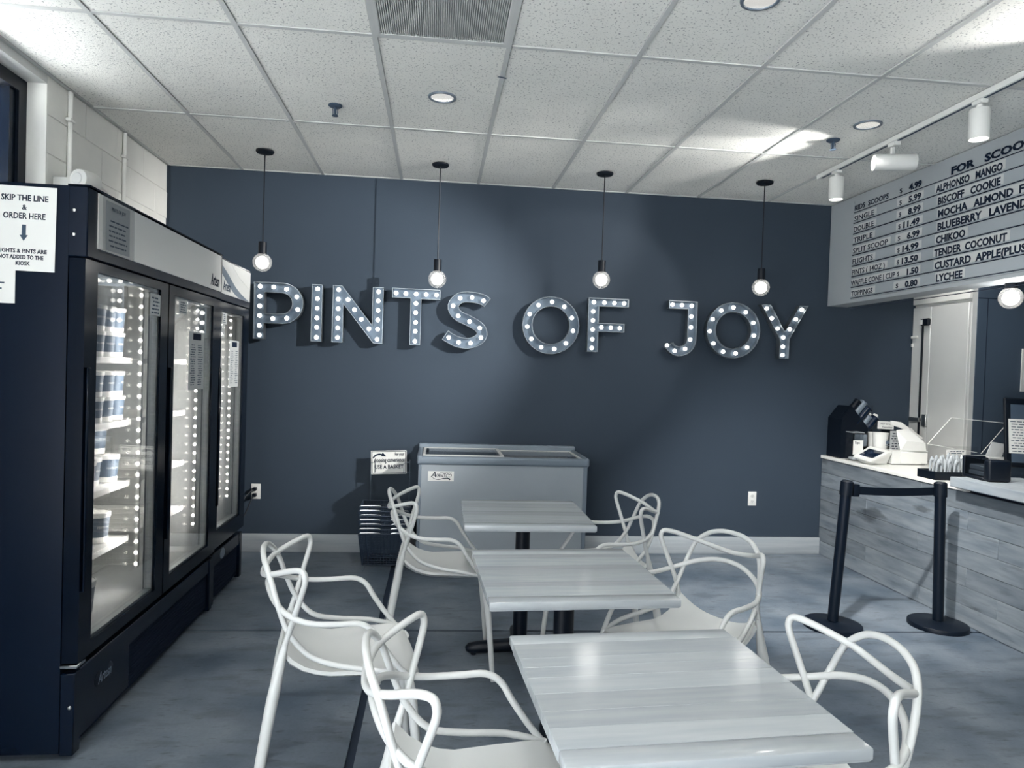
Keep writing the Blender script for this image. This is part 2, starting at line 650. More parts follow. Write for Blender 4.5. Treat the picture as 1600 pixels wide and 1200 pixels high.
def slab(poly):
    mb = MB()
    mb.prism([poly], -0.05, 0.0, 'z')
    return obj('concrete_slab', mb, 'floor', floor, smooth=0)


a, g = 0.017, 0.012
slab([(XL - 0.25, Y0), (jx - a, Y0), (jx - a, jy(jx) - g), (XL - 0.25, jy(XL) - g)])
slab([(jx + a, Y0), (3.2, Y0), (3.2, jy(3.2) - g), (jx + a, jy(jx) - g)])
slab([(3.2, Y0), (XR, Y0), (XR, jy(XR) - g), (3.2, jy(3.2) - g)])
slab([(XL - 0.25, jy(XL) + g), (jx - a, jy(jx) + g), (jx - a, YB), (XL - 0.25, YB)])
slab([(jx + a, jy(jx) + g), (3.2, jy(3.2) + g), (3.2, YB), (jx + a, YB)])
slab([(3.2, jy(3.2) + g), (XR, jy(XR) + g), (XR, YB), (3.2, YB)])

wall_back = struct('wall_back', MB().box((XL - 0.3, YB, -0.1), (XR + 0.1, YB + 0.12, H + 0.1)), 'wall', smooth=0)
wall_right = struct('wall_right', MB().box((XR, Y0, -0.1), (XR + 0.12, YB, H + 0.1)), 'wall', smooth=0)
base = struct('baseboard_back', MB().bbox((-1.52, YB - 0.022, 0.0), (XC, YB, 0.142), 0.003), 'baseboard')

pavement = struct('bounce_ground', MB().box((-16, -18, -0.16), (14, Y0 - 0.001, -0.04)).box((-16, Y0 - 0.001, -0.16), (XL - 0.32, 9, -0.04)), 'pavement', smooth=0)  # unseen ground, added to bounce sunlight through the openings onto the ceiling
wall_front = struct('wall_front', MB().box((-0.9, Y0 - 0.15, -0.1), (XR + 0.1, Y0, H + 0.1)).box((XL - 0.3, Y0 - 0.15, 2.8), (-0.9, Y0, H + 0.1)), 'mortar', smooth=0)  # unseen wall, its opening shaped to limit frontal daylight
# left wall of painted blocks, ending at the window jamb
WJ = 3.985
wall_left = struct('wall_left', MB().box((XL - 0.28, WJ + 0.004, -0.1), (XL - 0.006, YB, H + 0.05)).box((XL - 0.28, 2.75, -0.1), (XL - 0.006, WJ, 0.6)), 'mortar', smooth=0)
wall_left_front = struct('wall_left_front', MB().box((XL - 0.28, Y0, 2.85), (XL - 0.006, 0.35, H + 0.05)).box((XL - 0.28, 0.35, -0.1), (XL - 0.006, 2.75, H + 0.05)), 'wall', smooth=0)  # unseen stretch, added solid and dark so the freezer side reflects little light
bw, bh, jt = 0.4064, 0.2032, 0.003
proto_block = None
row = 0
z = 0.13 - bh
while z < H + 0.02:
    z0, z1 = max(z, 0.0) + jt, min(z + bh, H + 0.02) - jt
    y = WJ - (bw / 2 if row % 2 else 0) + 0.0
    while y < YB - 0.02:
        ya, yb = max(y, WJ) + jt * 0.6, min(y + bw, YB) - jt * 0.6
        if yb - ya > 0.03 and z1 - z0 > 0.02:
            obj('block', MB().bbox((XL - 0.06, ya, z0), (XL, yb, z1), 0.0022, 1), 'block', wall_left)
        y += bw
    z += bh
    row += 1
obj('jamb_face', MB().box((XL - 0.28, WJ - 0.006, 0.6), (XL - 0.001, WJ + 0.003, H)), 'mortar', wall_left)
for yc in (4.19, 4.875):
    t_ = thing('wall_conduit', 'white painted vertical conduit on the block wall, ' + ('the one closer to the window jamb' if yc < 4.5 else 'the one closer to the dark back wall'), 'conduit', (XL + 0.014, yc, 0), group='conduits on the block wall')
    obj('pipe', MB().cyl((XL + 0.014, yc, 1.2), (XL + 0.014, yc, H - 0.01), 0.013, n=10), 'block', t_)
    for zz in (2.35, 2.8):
        obj('strap', MB().bbox((XL, yc - 0.03, zz), (XL + 0.03, yc + 0.03, zz + 0.02), 0.004), 'block', t_)

# window in the left wall, frame set back in the opening
win = struct('window_1', MB().box((XL - 0.19, WJ - 0.075, 0.6), (XL - 0.10, WJ - 0.004, 2.93)).box((XL - 0.19, 2.75, 2.86), (XL - 0.10, WJ - 0.075, 2.94)).box((XL - 0.19, 2.75, 0.6), (XL - 0.10, WJ - 0.075, 0.68)).box((XL - 0.19, 2.75, 0.68), (XL - 0.10, 2.82, 2.86)), 'black_metal', smooth=0)
obj('window_pane', MB().box((XL - 0.152, 2.82, 0.68), (XL - 0.144, WJ - 0.075, 2.86)), 'glass', win, smooth=0)
obj('sash', MB().box((XL - 0.175, WJ - 0.13, 0.68), (XL - 0.115, WJ - 0.075, 2.86)), 'freezer_side', win, smooth=0)
head = struct('trim_1', MB().box((XL - 0.29, 2.75, 2.93), (XL - 0.001, WJ, 3.0)), 'tee', smooth=0)
t_ = obj('window_poster', MB().box((XL - 0.142, 3.30, 2.05), (XL - 0.139, 3.775, 2.68)), 'paper', None, smooth=0, loc=(XL - 0.21, 3.5, 2.05))
tag(t_, 'white poster stuck on the tall window beside the black freezer', 'poster')
t_ = obj('exterior_canopy', MB().box((XL - 2.4, 0.0, 2.62), (XL - 0.8, 7.0, 4.2)), 'cooler_dark', None, smooth=0, loc=(XL - 1.6, 3.5, 2.6))
tag(t_, 'grey overhang seen outside through the tall window', 'canopy')

# ceiling: grid of tees with lay-in tiles
ceiling = struct('ceiling', MB().box((XL - 0.3, Y0, H + 0.012), (XR, YB, H + 0.12)), 'tee', smooth=0)
TX0, TY0, TW, TL = -1.5435, 4.4462, 0.6096, 1.2192
xs = [TX0 + TW * i for i in range(-1, 13)]
ys = [TY0 - TL * k for k in range(-1, 6)]
hw = 0.0115
for x in xs:
    if XL < x < XR:
        obj('tee_bar', MB().box((x - hw, Y0, H - 0.003), (x + hw, YB, H + 0.012)), 'tee', ceiling, smooth=0)
for y in ys:
    if Y0 < y < YB:
        obj('tee_bar', MB().box((XL, y - hw, H - 0.0025), (XR, y + hw, H + 0.0115)), 'tee', ceiling, smooth=0)
obj('edge_angle', MB().box((XL, Y0, H - 0.003), (XL + 0.02, YB, H + 0.012)), 'tee', ceiling, smooth=0)
obj('edge_angle', MB().box((XL, YB - 0.018, H - 0.003), (XR, YB, H + 0.012)), 'tee', ceiling, smooth=0)
xe = [XL + 0.009] + [x for x in xs if XL + 0.05 < x < XR - 0.05] + [XR]
ye = sorted([y for y in ys if Y0 + 0.05 < y < YB - 0.05] + [Y0, YB - 0.008])
vent_cell = None
for i in range(len(xe) - 1):
    for j in range(len(ye) - 1):
        x0, x1, y0_, y1_ = xe[i] + hw, xe[i + 1] - hw, ye[j] + hw, ye[j + 1] - hw
        if abs(xe[i] - (TX0 + 2 * TW)) < 0.02 and abs(ye[j + 1] - (TY0 - TL)) < 0.02:
            vent_cell = (x0, x1, y0_, y1_)
            continue
        obj('ceiling_tile', MB().bbox((x0, y0_, H + 0.002), (x1, y1_, H + 0.03), 0.003, 1), 'tile', ceiling)

x0, x1, y0_, y1_ = vent_cell
v = thing('ceiling_vent', 'grey ribbed air return grille set in a ceiling tile bay', 'air vent', ((x0 + x1) / 2, (y0_ + y1_) / 2, H))
obj('vent_back', MB().box((x0, y0_, H + 0.01), (x1, y1_, H + 0.02)), 'vent_back', v, smooth=0)
vf = MB()
for (p, q) in (((x0, y0_), (x0 + 0.015, y1_)), ((x1 - 0.015, y0_), (x1, y1_)), ((x0 + 0.015, y0_), (x1 - 0.015, y0_ + 0.015)), ((x0 + 0.015, y1_ - 0.015), (x1 - 0.015, y1_))):
    vf.box((*p, H - 0.003), (*q, H + 0.011))
obj('vent_frame', vf, 'vent', v, smooth=0)
ribs = MB()
n = 62
for k in range(n):
    xx = x0 + 0.017 + (x1 - x0 - 0.034) * k / (n - 1)
    ribs.box((xx - 0.0022, y0_ + 0.015, H - 0.001), (xx + 0.0022, y1_ - 0.015, H + 0.0105))
rb = obj('vent_ribs', ribs, 'vent', v, smooth=0)
rb['kind'] = 'stuff'

# recessed downlights
for i, (dx, dy, lab) in enumerate(((-0.016, 3.891, 'round recessed downlight in front of the second pendant from the freezers'), (2.44, 3.833, 'round recessed downlight close to the white track of spotlights'), (1.222, 2.66, 'round recessed downlight cut by the top edge of the photo'))):
    d = thing('downlight', lab, 'ceiling light', (dx, dy, H), group='recessed downlights')
    Mx = Matrix.Translation((dx, dy, H))
    obj('trim_ring', MB().lathe([(0.062, -0.001), (0.064, -0.006), (0.076, -0.005), (0.078, 0.002)], 28, Mx), 'swoosh', d)
    obj('reflector', MB().lathe([(0.062, -0.0015), (0.052, 0.0005), (0.03, 0.0015), (0.0, 0.002)], 28, Mx), 'lens' if False else 'reflector', d)

# sprinkler heads
for sx, sy, lab in ((-0.626, 4.133, 'small sprinkler head on the ceiling above the first two pendants'), (2.397, 4.116, 'small sprinkler head in the bright patch on the ceiling')):
    s = thing('sprinkler', lab, 'sprinkler', (sx, sy, H), group='ceiling sprinklers')
    Mx = Matrix.Translation((sx, sy, H))
    obj('escutcheon', MB().lathe([(0.04, 0.002), (0.04, -0.003), (0.03, -0.01), (0.0, -0.012)], 20, Mx), 'ink_soft', s)
    obj('nozzle', MB().cyl((sx, sy, H - 0.01), (sx, sy, H - 0.05), 0.009, 0.006, n=8).tube([(sx - 0.014, sy, H - 0.02), (sx - 0.012, sy, H - 0.05), (sx, sy, H - 0.056), (sx + 0.012, sy, H - 0.05), (sx + 0.014, sy, H - 0.02)], 0.003, n=6), 'ink_soft', s)
    obj('deflector', MB().lathe([(0.0, -0.056), (0.018, -0.056), (0.018, -0.06), (0.0, -0.06)], 14, Mx), 'ink_soft', s)
c = obj('ceiling_clip', MB().bbox((-0.012, -0.035, -0.004), (0.012, 0.035, 0.0), 0.002, 1, Matrix.Translation((0.281, 3.56, H - 0.003)) @ Matrix.Rotation(0.5, 4, 'Z') @ Matrix.Rotation(0.4, 4, 'X')), 'ink_soft', None, loc=(0.281, 3.56, H))
tag(c, 'small dark clip hanging off a ceiling grid bar behind the vent', 'clip')

# ------------------------------------------------------------------ tall freezers
XF = -1.272


def freezer(y0, y1, doors, front_dx, label, header_fn, low_label, hinge=True):
    """Glass door merchandiser; doors = list of (y0, y1, gy0, gy1, gz0, gz1)."""
    fr = XF + front_dx
    xb0, xb1 = XL + 0.02, fr - 0.065
    t = thing('glass_door_freezer', label, 'freezer', ((xb0 + fr) / 2, (y0 + y1) / 2, 0))
    top, low = 2.105, 0.345
    cab = MB()
    cab.box((xb0, y0, low), (xb1, y0 + 0.045, top)).box((xb0, y1 - 0.045, low), (xb1, y1, top))
    cab.box((xb0, y0 + 0.045, low), (xb0 + 0.05, y1 - 0.045, top))
    cab.box((xb0 + 0.05, y0 + 0.045, 1.84), (xb1, y1 - 0.045, top)).box((xb0 + 0.05, y0 + 0.045, low), (xb1, y1 - 0.045, 0.40))
    obj('cabinet', cab, 'freezer_side', t, smooth=0)
    ln = MB()
    e = 0.002
    ln.box((xb0 + 0.05, y0 + 0.045, 0.40), (xb0 + 0.05 + e, y1 - 0.045, 1.84))
    ln.box((xb0 + 0.05, y0 + 0.045, 0.40), (xb1, y0 + 0.045 + e, 1.84)).box((xb0 + 0.05, y1 - 0.045 - e, 0.40), (xb1, y1 - 0.045, 1.84))
    ln.box((xb0 + 0.05, y0 + 0.045, 0.40), (xb1, y1 - 0.045, 0.40 + e)).box((xb0 + 0.05, y0 + 0.045, 1.84 - e), (xb1, y1 - 0.045, 1.84))
    obj('liner', ln, 'liner', t, smooth=0)
    # base with kick grille
    b = obj('base', MB().box((xb0, y0, 0.03), (xb1, y1, low)).bbox((xb1, y0, 0.02), (fr - 0.015, y0 + 0.05, low - 0.02), 0.004, 1).bbox((xb1, y1 - 0.05, 0.02), (fr - 0.015, y1, low - 0.02), 0.004, 1).bbox((xb1, y0 + 0.05, low - 0.10), (fr - 0.02, y1 - 0.05, low - 0.02), 0.004, 1), 'freezer_side', t)
    gr = MB()
    n = 14
    for k in range(n):
        zz = 0.045 + k * (low - 0.15) / (n - 1)
        gr.box((xb1, y0 + 0.05, zz - 0.006), (fr - 0.035, y1 - 0.05, zz + 0.006))
    gk = obj('kick_grille', gr, 'grille', b, smooth=0)
    gk['kind'] = 'stuff'
    for cx_ in (xb1 - 0.1, xb0 + 0.1):
        for cy_ in (y0 + 0.15, y1 - 0.15):
            obj('caster', MB().cyl((cx_, cy_, 0.0), (cx_, cy_, 0.05), 0.03), 'black', b)
    obj('screw', MB().lathe([(0.0, 0.004), (0.006, 0.003), (0.008, 0.0)], 10, frame((xb1 + 0.035, y0 - 0.0005, 0.20), (1, 0, 0), (0, 0, 1))), 'chrome', b)
    # oval badge on the kick panel
    by = low_label
    if by is not None:
        bx = fr - 0.019
        obj('kick_panel', MB().box((xb1, y0 + 0.05, 0.06), (fr - 0.024, by + 0.32, low - 0.10)), 'freezer_side', b, smooth=0)
        Fo = frame((fr - 0.0235, by + 0.09, low - 0.13), (0, 1, 0), (0, 0, 1))
        obj('badge', MB().lathe([(0.0, 0.003), (0.05, 0.003), (0.054, 0.0)], 24, Fo @ Matrix.Diagonal((1.5, 0.75, 1, 1))), 'swoosh' if False else 'freezer_side', b)
        obj('badge_lettering', letters([('Artesn', -0.055, -0.018, dict(size=0.06, width=0.11, shear=0.3))], Fo @ Matrix.Translation((0, 0, 0.0035))), 'swoosh', b)
    else:
        Fo = frame((fr - 0.0195, (y0 + y1) / 2 - 0.1, low - 0.06), (0, 1, 0), (0, 0, 1))
        obj('badge', MB().lathe([(0.0, 0.003), (0.05, 0.003), (0.054, 0.0)], 24, Fo @ Matrix.Diagonal((0.9, 0.6, 1, 1))), 'swoosh', b)
    # header light box
    hd = obj('header', MB().bbox((fr - 0.068, y0, 1.85), (fr, y1, top), 0.004, 1), 'freezer_side', t)
    for zz in (2.017, 1.93):
        obj('screw', MB().lathe([(0.0, 0.004), (0.006, 0.003), (0.008, 0.0)], 10, frame((fr - 0.048, y0 - 0.0005, zz), (1, 0, 0), (0, 0, 1))), 'chrome', hd)
    header_fn(hd, fr)
    # doors
    for di, (d0, d1, g0, g1, z0, z1) in enumerate(doors):
        fx0, fx1 = fr - 0.062, fr - 0.006
        loop = [(d0, 0.362), (d1, 0.362), (d1, 1.845), (d0, 1.845)]
        hole = [(g0, z0), (g1, z0), (g1, z1), (g0, z1)]
        dr = obj('door', MB().prism([loop, hole], fx0, fx1, 'x'), 'freezer_dark', t, smooth=0)
        w = 0.012
        obj('gasket_trim', MB().prism([[(g0, z0), (g1, z0), (g1, z1), (g0, z1)], [(g0 + w, z0 + w), (g1 - w, z0 + w), (g1 - w, z1 - w), (g0 + w, z1 - w)]], fx0 + 0.012, fx1 - 0.012, 'x'), 'steel', dr, smooth=0)
        obj('glass_pane', MB().box((fx1 - 0.012, g0 + 0.001, z0 + 0.001), (fx1 - 0.009, g1 - 0.001, z1 - 0.001)), 'coated_glass', dr, smooth=0)
        obj('glass_pane', MB().box((fx1 - 0.0355, g0 + 0.001, z0 + 0.001), (fx1 - 0.033, g1 - 0.001, z1 - 0.001)), 'coated_glass', dr, smooth=0)
        obj('handle', MB().bbox((fx1, d0 + 0.015, 0.62), (fx1 + 0.012, d0 + 0.04, 1.45), 0.004, 1), 'freezer_dark', dr)
        if hinge and di == 0:
            obj('hinge', MB().bbox((fx0 - 0.004, d0 - 0.006, 0.345), (fx1, d0 + 0.06, 0.357), 0.002, 1), 'chrome', dr)
        # LED strip on the mullion behind the far stile
        st = obj('led_strip', MB().box((fr - 0.092, g1 - 0.020, z0 + 0.11), (fr - 0.078, g1 - 0.002, z1 - 0.01)), 'white_metal', t, smooth=0)
        nd = 25
        led0 = None
        zl = z0 + 0.13
        for k in range(nd):
            dz = (z1 - z0 - 0.16) * k / (nd - 1)
            if led0 is None:
                led0 = obj('led', MB().sphere((fr - 0.085, g1 - 0.021, zl), 0.0075, 8, 6), 'led', st)
            else:
                share('led', led0, st, (0, 0, dz))
        la = lamp('led_strip_light', 'AREA', (fr - 0.10, g1 - 0.03, (z0 + z1) / 2), 6.0, target=(fr - 0.6, g1 - 0.13, (z0 + z1) / 2), shape='RECTANGLE', size=0.03, size_y=z1 - z0 - 0.15)
    return t, xb0 + 0.05, xb1


def header_a(hd, fr):
    obj('header_panel', MB().box((fr, 2.76, 1.893), (fr + 0.004, 4.245, 2.098)), 'header_steel', hd, smooth=0)
    F1 = frame((fr + 0.0045, 4.06, 1.915), (0, 1, 0), (0, 0, 1))
    obj('header_lettering', letters([('Artesn', 0, 0, dict(size=0.075, width=0.15, height=0.065, shear=0.25, bold=0.001))], F1), 'ink', hd)
    obj('top_cap', MB().box((fr - 0.07, 2.687, 2.105), (fr + 0.006, 4.27, 2.111)), 'freezer_dark', hd, smooth=0)


def header_b(hd, fr):
    y0, y1, z0, z1 = 4.305, 4.925, 1.893, 2.092
    obj('header_panel', MB().box((fr, y0, z0), (fr + 0.003, y1, z1)), 'header_print', hd, smooth=0)

    def band(pts_top, pts_bot, name, m, e):
        L = [tuple(p)[:2] for p in smooth_path([(*p, 0) for p in pts_top], 5)] + [tuple(p)[:2] for p in reversed(smooth_path([(*p, 0) for p in pts_bot], 5))]
        obj(name, MB().prism([L], fr + 0.003, fr + e, 'x'), m, hd, smooth=0)
    band([(y0, z1 - 0.035), (y0 + 0.12, z1 - 0.075), (y0 + 0.28, z1 - 0.135), (y0 + 0.45, z0 + 0.025), (y1 - 0.02, z0 + 0.002)],
         [(y0, z1 - 0.085), (y0 + 0.10, z1 - 0.125), (y0 + 0.22, z0 + 0.03), (y0 + 0.32, z0 + 0.008), (y0 + 0.40, z0 + 0.001)], 'swoosh', 'swoosh', 0.0042)
    band([(y0 + 0.17, z1), (y0 + 0.4, z1 - 0.001), (y1, z1 - 0.002)], [(y0 + 0.17, z1 - 0.003), (y0 + 0.38, z1 - 0.07), (y1, z1 - 0.115)], 'swoosh', 'vent', 0.0042)
    F1 = frame((fr + 0.0045, y0 + 0.02, z0 + 0.02), (0, 1, 0), (0, 0, 1))
    obj('header_lettering', letters([('Artesn', 0, 0, dict(size=0.07, width=0.15, height=0.06, shear=0.25))], F1), 'ink_soft', hd)


fz1, IN0, IN1 = freezer(2.687, 4.272, [(2.69, 3.478, 2.785, 3.392, 0.41, 1.808), (3.49, 4.27, 3.565, 4.15, 0.425, 1.800)], 0.0,
              'wide black two-door glass freezer with pint tubs, nearest the camera', header_a, 2.85)
fz2, _, _ = freezer(4.290, 4.945, [(4.292, 4.943, 4.345, 4.835, 0.46, 1.79)], -0.012,
              'narrow black single-door glass freezer beside the back wall, white wave on its header', header_b, None, hinge=False)

# shelves inside the freezers (own things: they lift out)
SHZ = [1.487, 1.199, 0.915, 0.655]


def shelf(y0, y1, x1, z, label, group):
    s = thing('freezer_shelf', label, 'shelf', (-1.7, (y0 + y1) / 2, z), group=group)
    obj('deck', MB().bbox((IN0 + 0.02, y0, z - 0.006), (x1, y1, z), 0.002, 1), 'shelf', s)
    obj('price_rail', MB().bbox((x1 - 0.004, y0, z - 0.024), (x1 + 0.006, y1, z + 0.004), 0.003, 1), 'shelf', s)
    return s


nm = ['top', 'second', 'third', 'lowest']
for i, z in enumerate(SHZ):
    shelf(2.76, 3.445, -1.425, z, 'white freezer shelf loaded with pint tubs, %s of four behind the nearest glass door' % nm[i], 'shelves behind the nearest glass door')
    shelf(3.54, 4.15, -1.425, z, 'empty white freezer shelf, %s of four behind the middle glass door' % nm[i], 'shelves behind the middle glass door')
for i, z in enumerate((1.0, 0.672)):
    shelf(4.36, 4.835, -1.44, z, 'empty white shelf in the narrow freezer, ' + ('upper' if i == 0 else 'lower') + ' of its two', 'shelves in the narrow freezer')
# slotted posts seen behind the shelves
for yy in (3.50, 3.78, 4.02):
    obj('shelf_post', MB().box((IN0 + 0.003, yy - 0.012, 0.45), (IN0 + 0.016, yy + 0.012, 1.78)), 'steel', fz1, smooth=0)
obj('shelf_post', MB().box((-1.40, 3.748, 0.70), (-1.39, 3.766, 1.70)), 'steel', fz1, smooth=0)

# pint tubs
RT, HT = 0.0455, 0.112


def bend_text(s, r, z, width, height):
    t = text_mb(s, size=0.02, width=width, height=height, align='CENTER', res=1, ext=0.0)
    out = MB()
    out.add([((r + 0.0006) * math.cos(v[0] / r), (r + 0.0006) * math.sin(v[0] / r), z + v[1]) for v in t.v], t.f)
    return out


tub0 = thing('pint_tub', 'x', 'tub', (0, 0, 0))
tb = obj('tub', MB().lathe([(0.0, 0.0), (0.036, 0.0), (0.037, 0.003), (0.0445, 0.10)], 20), 'label_dark', tub0)
obj('lid', MB().lathe([(0.0455, 0.094), (0.0475, 0.095), (0.0475, 0.11), (0.044, 0.112), (0.043, 0.109), (0.0, 0.109)], 20), 'white_print', tub0)
obj('base_band', MB().lathe([(0.0365, 0.0), (0.0378, 0.001), (0.0392, 0.022), (0.0385, 0.0222)], 20), 'white_print', tub0)
obj('tub_lettering', bend_text('PINTS OF JOY', 0.0428, 0.055, 0.062, 0.008), 'white_print', tub0, smooth=0)
first_tub = [True]
tub_where = 'white lidded dark pint tub '


def tub(x, y, z, label, group, s=1.0):
    rz = random.uniform(-0.5, 0.45)
    if first_tub[0]:
        first_tub[0] = False
        t = tub0
        t.location = (x, y, z)
        t.rotation_euler = (0, 0, rz)
        t['label'] = label
        t['group'] = group
    else:
        t = dup(tub0, (x, y, z), rz, label, group)
    t.scale = (s, s, s)
    return t


ordn = ['first', 'second', 'third', 'fourth', 'fifth', 'sixth']
for si, z in ((0, SHZ[0]), (1, SHZ[1])):
    for layer in (0, 1):
        for rx in range(2):
            for cy in range(6):
                y = 3.395 - cy * 0.097 + random.uniform(-0.003, 0.003)
                x = -1.482 - rx * 0.1 + random.uniform(-0.004, 0.004)
                tub(x, y, z + 0.004 + layer * 0.1125, 'pint tub on the %s shelf, %s row, %s layer, %s from the back wall end' % (nm[si], ('front', 'rear')[rx], ('bottom', 'top')[layer], ordn[cy]), 'pint tubs on the %s shelf' % nm[si])
for cy in range(5):
    y = 3.378 - cy * 0.121 + random.uniform(-0.004, 0.004)
    x = -1.495 + random.uniform(-0.01, 0.01) - (0.02 if cy == 1 else 0)
    tub(x, y, SHZ[2] + 0.004, 'pint tub standing directly on the third shelf, %s from the back wall end' % ordn[cy], 'pint tubs on the third shelf', 1.12)
    if cy < 4:
        tub(x - 0.06, y + 0.01, SHZ[2] + 0.004 + 0.128, 'pint tub stacked on others of the third shelf, %s from the back wall end' % ordn[cy], 'pint tubs on the third shelf', 1.12)
for cy in range(5):
    y = 3.30 - cy * 0.125 + random.uniform(-0.006, 0.006)
    x = -1.50 - (0.05 if cy % 2 else 0)
    tub(x, y, SHZ[3] + 0.004, 'pint tub in the front row of the lowest shelf, %s from the back wall end' % ordn[cy], 'pint tubs on the lowest shelf', 1.22)
    tub(x - 0.15, y + 0.02, SHZ[3] + 0.004, 'pint tub in the rear row of the lowest shelf, %s from the back wall end' % ordn[cy], 'pint tubs on the lowest shelf', 1.22)
for cy, (x, y) in enumerate(((-1.44, 3.01), (-1.56, 3.16), (-1.60, 3.31), (-1.45, 2.86))):
    tub(x, y, 0.404, 'large dark tub standing on the freezer floor, ' + ['the big one by the glass', 'just behind the big one', 'the farthest back', 'half hidden by the door frame'][cy], 'tubs on the freezer floor', (1.5, 1.4, 1.25, 1.3)[cy])

# papers on the freezers
P = frame((-1.592, 2.684, 1.791), (1, 0.0, -0.012), (0.008, 0, 1))
t = thing('paper_sign', 'white paper sign reading SKIP THE LINE on the freezer side', 'sign', (-1.49, 2.684, 1.79))
obj('sheet', MB().box((0, 0, 0), (0.212, 0.302, 0.0012), P), 'paper', t, smooth=0)
for it in [('SKIP THE LINE', 0.105, 0.25, dict(size=0.03, width=0.158, align='CENTER', bold=0.0006)), ('&', 0.105, 0.218, dict(size=0.026, align='CENTER', bold=0.0004)), ('ORDER HERE', 0.105, 0.186, dict(size=0.03, width=0.142, align='CENTER', bold=0.0006)),
           ('FLIGHTS & PINTS ARE', 0.098, 0.064, dict(size=0.02, width=0.172, align='CENTER', bold=0.0005)), ('NOT ADDED TO THE', 0.098, 0.042, dict(size=0.02, width=0.15, align='CENTER', bold=0.0005)), ('KIOSK', 0.105, 0.020, dict(size=0.02, width=0.048, align='CENTER', bold=0.0005))]:
    obj('line_of_lettering', letters([it], P @ Matrix.Translation((0, 0, 0.0016))), 'ink', t, smooth=0)
ar = MB()
ar.prism([[(0.098, 0.165), (0.112, 0.165), (0.112, 0.128), (0.119, 0.128), (0.105, 0.107), (0.091, 0.128), (0.098, 0.128)]], 0.0014, 0.002, 'z')
obj('arrow', place(ar, P), 'ink_soft', t, smooth=0)
P2 = frame((-1.70, 2.6845, 1.672), (1, 0, 0), (0, 0, 1))
t = thing('paper_sheet', 'blank white paper half hidden below the SKIP THE LINE sign', 'paper', (-1.6, 2.6845, 1.67))
obj('sheet', MB().box((0, 0, 0), (0.188, 0.24, 0.001), P2), 'paper', t, smooth=0)
obj('print', scribble_lines(P2 @ Matrix.Translation((0, 0, 0.0012)), 0.01, 0.16, [0.05, 0.07], 0.005, 3), 'ink_soft', t, smooth=0)
P3 = frame((XF + 0.0055, 2.785, 1.885), (0, 1, 0.02), (0, -0.02, 1))
t = thing('sleeved_notice', 'printed notice in a clear plastic sleeve on the steel freezer header', 'notice', (XF + 0.006, 2.92, 1.885))
obj('sheet', MB().box((0.03, 0.012, 0), (0.235, 0.2, 0.0012), P3), 'paper_grey', t, smooth=0)
obj('notice_lettering', letters([('PINTS OF JOY', 0.135, 0.168, dict(size=0.02, width=0.12, align='CENTER'))], P3 @ Matrix.Translation((0, 0, 0.0016))), 'ink_soft', t, smooth=0)
obj('print', scribble_lines(P3 @ Matrix.Translation((0, 0, 0.0014)), 0.05, 0.225, [0.03, 0.049, 0.068, 0.087, 0.106, 0.125], 0.006, 5), 'ink_soft', t, smooth=0)
obj('sleeve', MB().box((0, 0, 0.002), (0.275, 0.222, 0.0028), P3), 'sleeve', t, smooth=0)
gx = XF - 0.012


def door_paper(y0, y1, z0, z1, name, label, dark_head, seed, x=None):
    Pd = frame((x if x else gx, y0, z0), (0, 1, 0), (0, 0, 1))
    w, h = y1 - y0, z1 - z0
    t = thing(name, label, 'notice', (x if x else gx, (y0 + y1) / 2, z0))
    obj('sheet', MB().box((0, 0, 0), (w, h, 0.0012), Pd), 'paper_grey', t, smooth=0)
    pr = MB()
    if dark_head:
        obj('heading', MB().box((w * 0.25, h * 0.86, 0.0012), (w * 0.78, h * 0.97, 0.002), Pd), 'ink', t, smooth=0)
        ys = [h * (0.08 + 0.04 * k) for k in range(18)]
        pr = scribble_lines(Pd @ Matrix.Translation((0, 0, 0.0014)), w * 0.08, w * 0.44, ys, 0.005, seed, (0.01, 0.03))
        p2 = scribble_lines(Pd @ Matrix.Translation((0, 0, 0.0014)), w * 0.56, w * 0.92, ys, 0.005, seed + 1, (0.01, 0.03))
        pr.add(p2.v, p2.f)
    else:
        pr = scribble_lines(Pd @ Matrix.Translation((0, 0, 0.0014)), w * 0.1, w * 0.92, [h * (0.1 + 0.17 * k) for k in range(5)], h * 0.07, seed)
    obj('print', pr, 'ink_soft', t, smooth=0)


door_paper(3.785, 4.017, 1.331, 1.64, 'menu_sheet', 'printed menu sheet taped inside the middle glass door', True, 11)
door_paper(4.54, 4.74, 1.326, 1.621, 'menu_sheet', 'printed menu sheet inside the narrow freezer glass door', True, 21, gx - 0.012)
door_paper(3.276, 3.388, 1.685, 1.782, 'door_sticker', 'sticker in the top corner of the nearest glass door', False, 31, gx + 0.003)
door_paper(3.62, 3.735, 1.72, 1.788, 'door_sticker', 'small sticker in the top corner of the middle glass door', False, 41, gx + 0.003)
door_paper(4.37, 4.455, 1.715, 1.782, 'door_sticker', 'small sticker in the top corner of the narrow freezer door', False, 51, gx - 0.009)

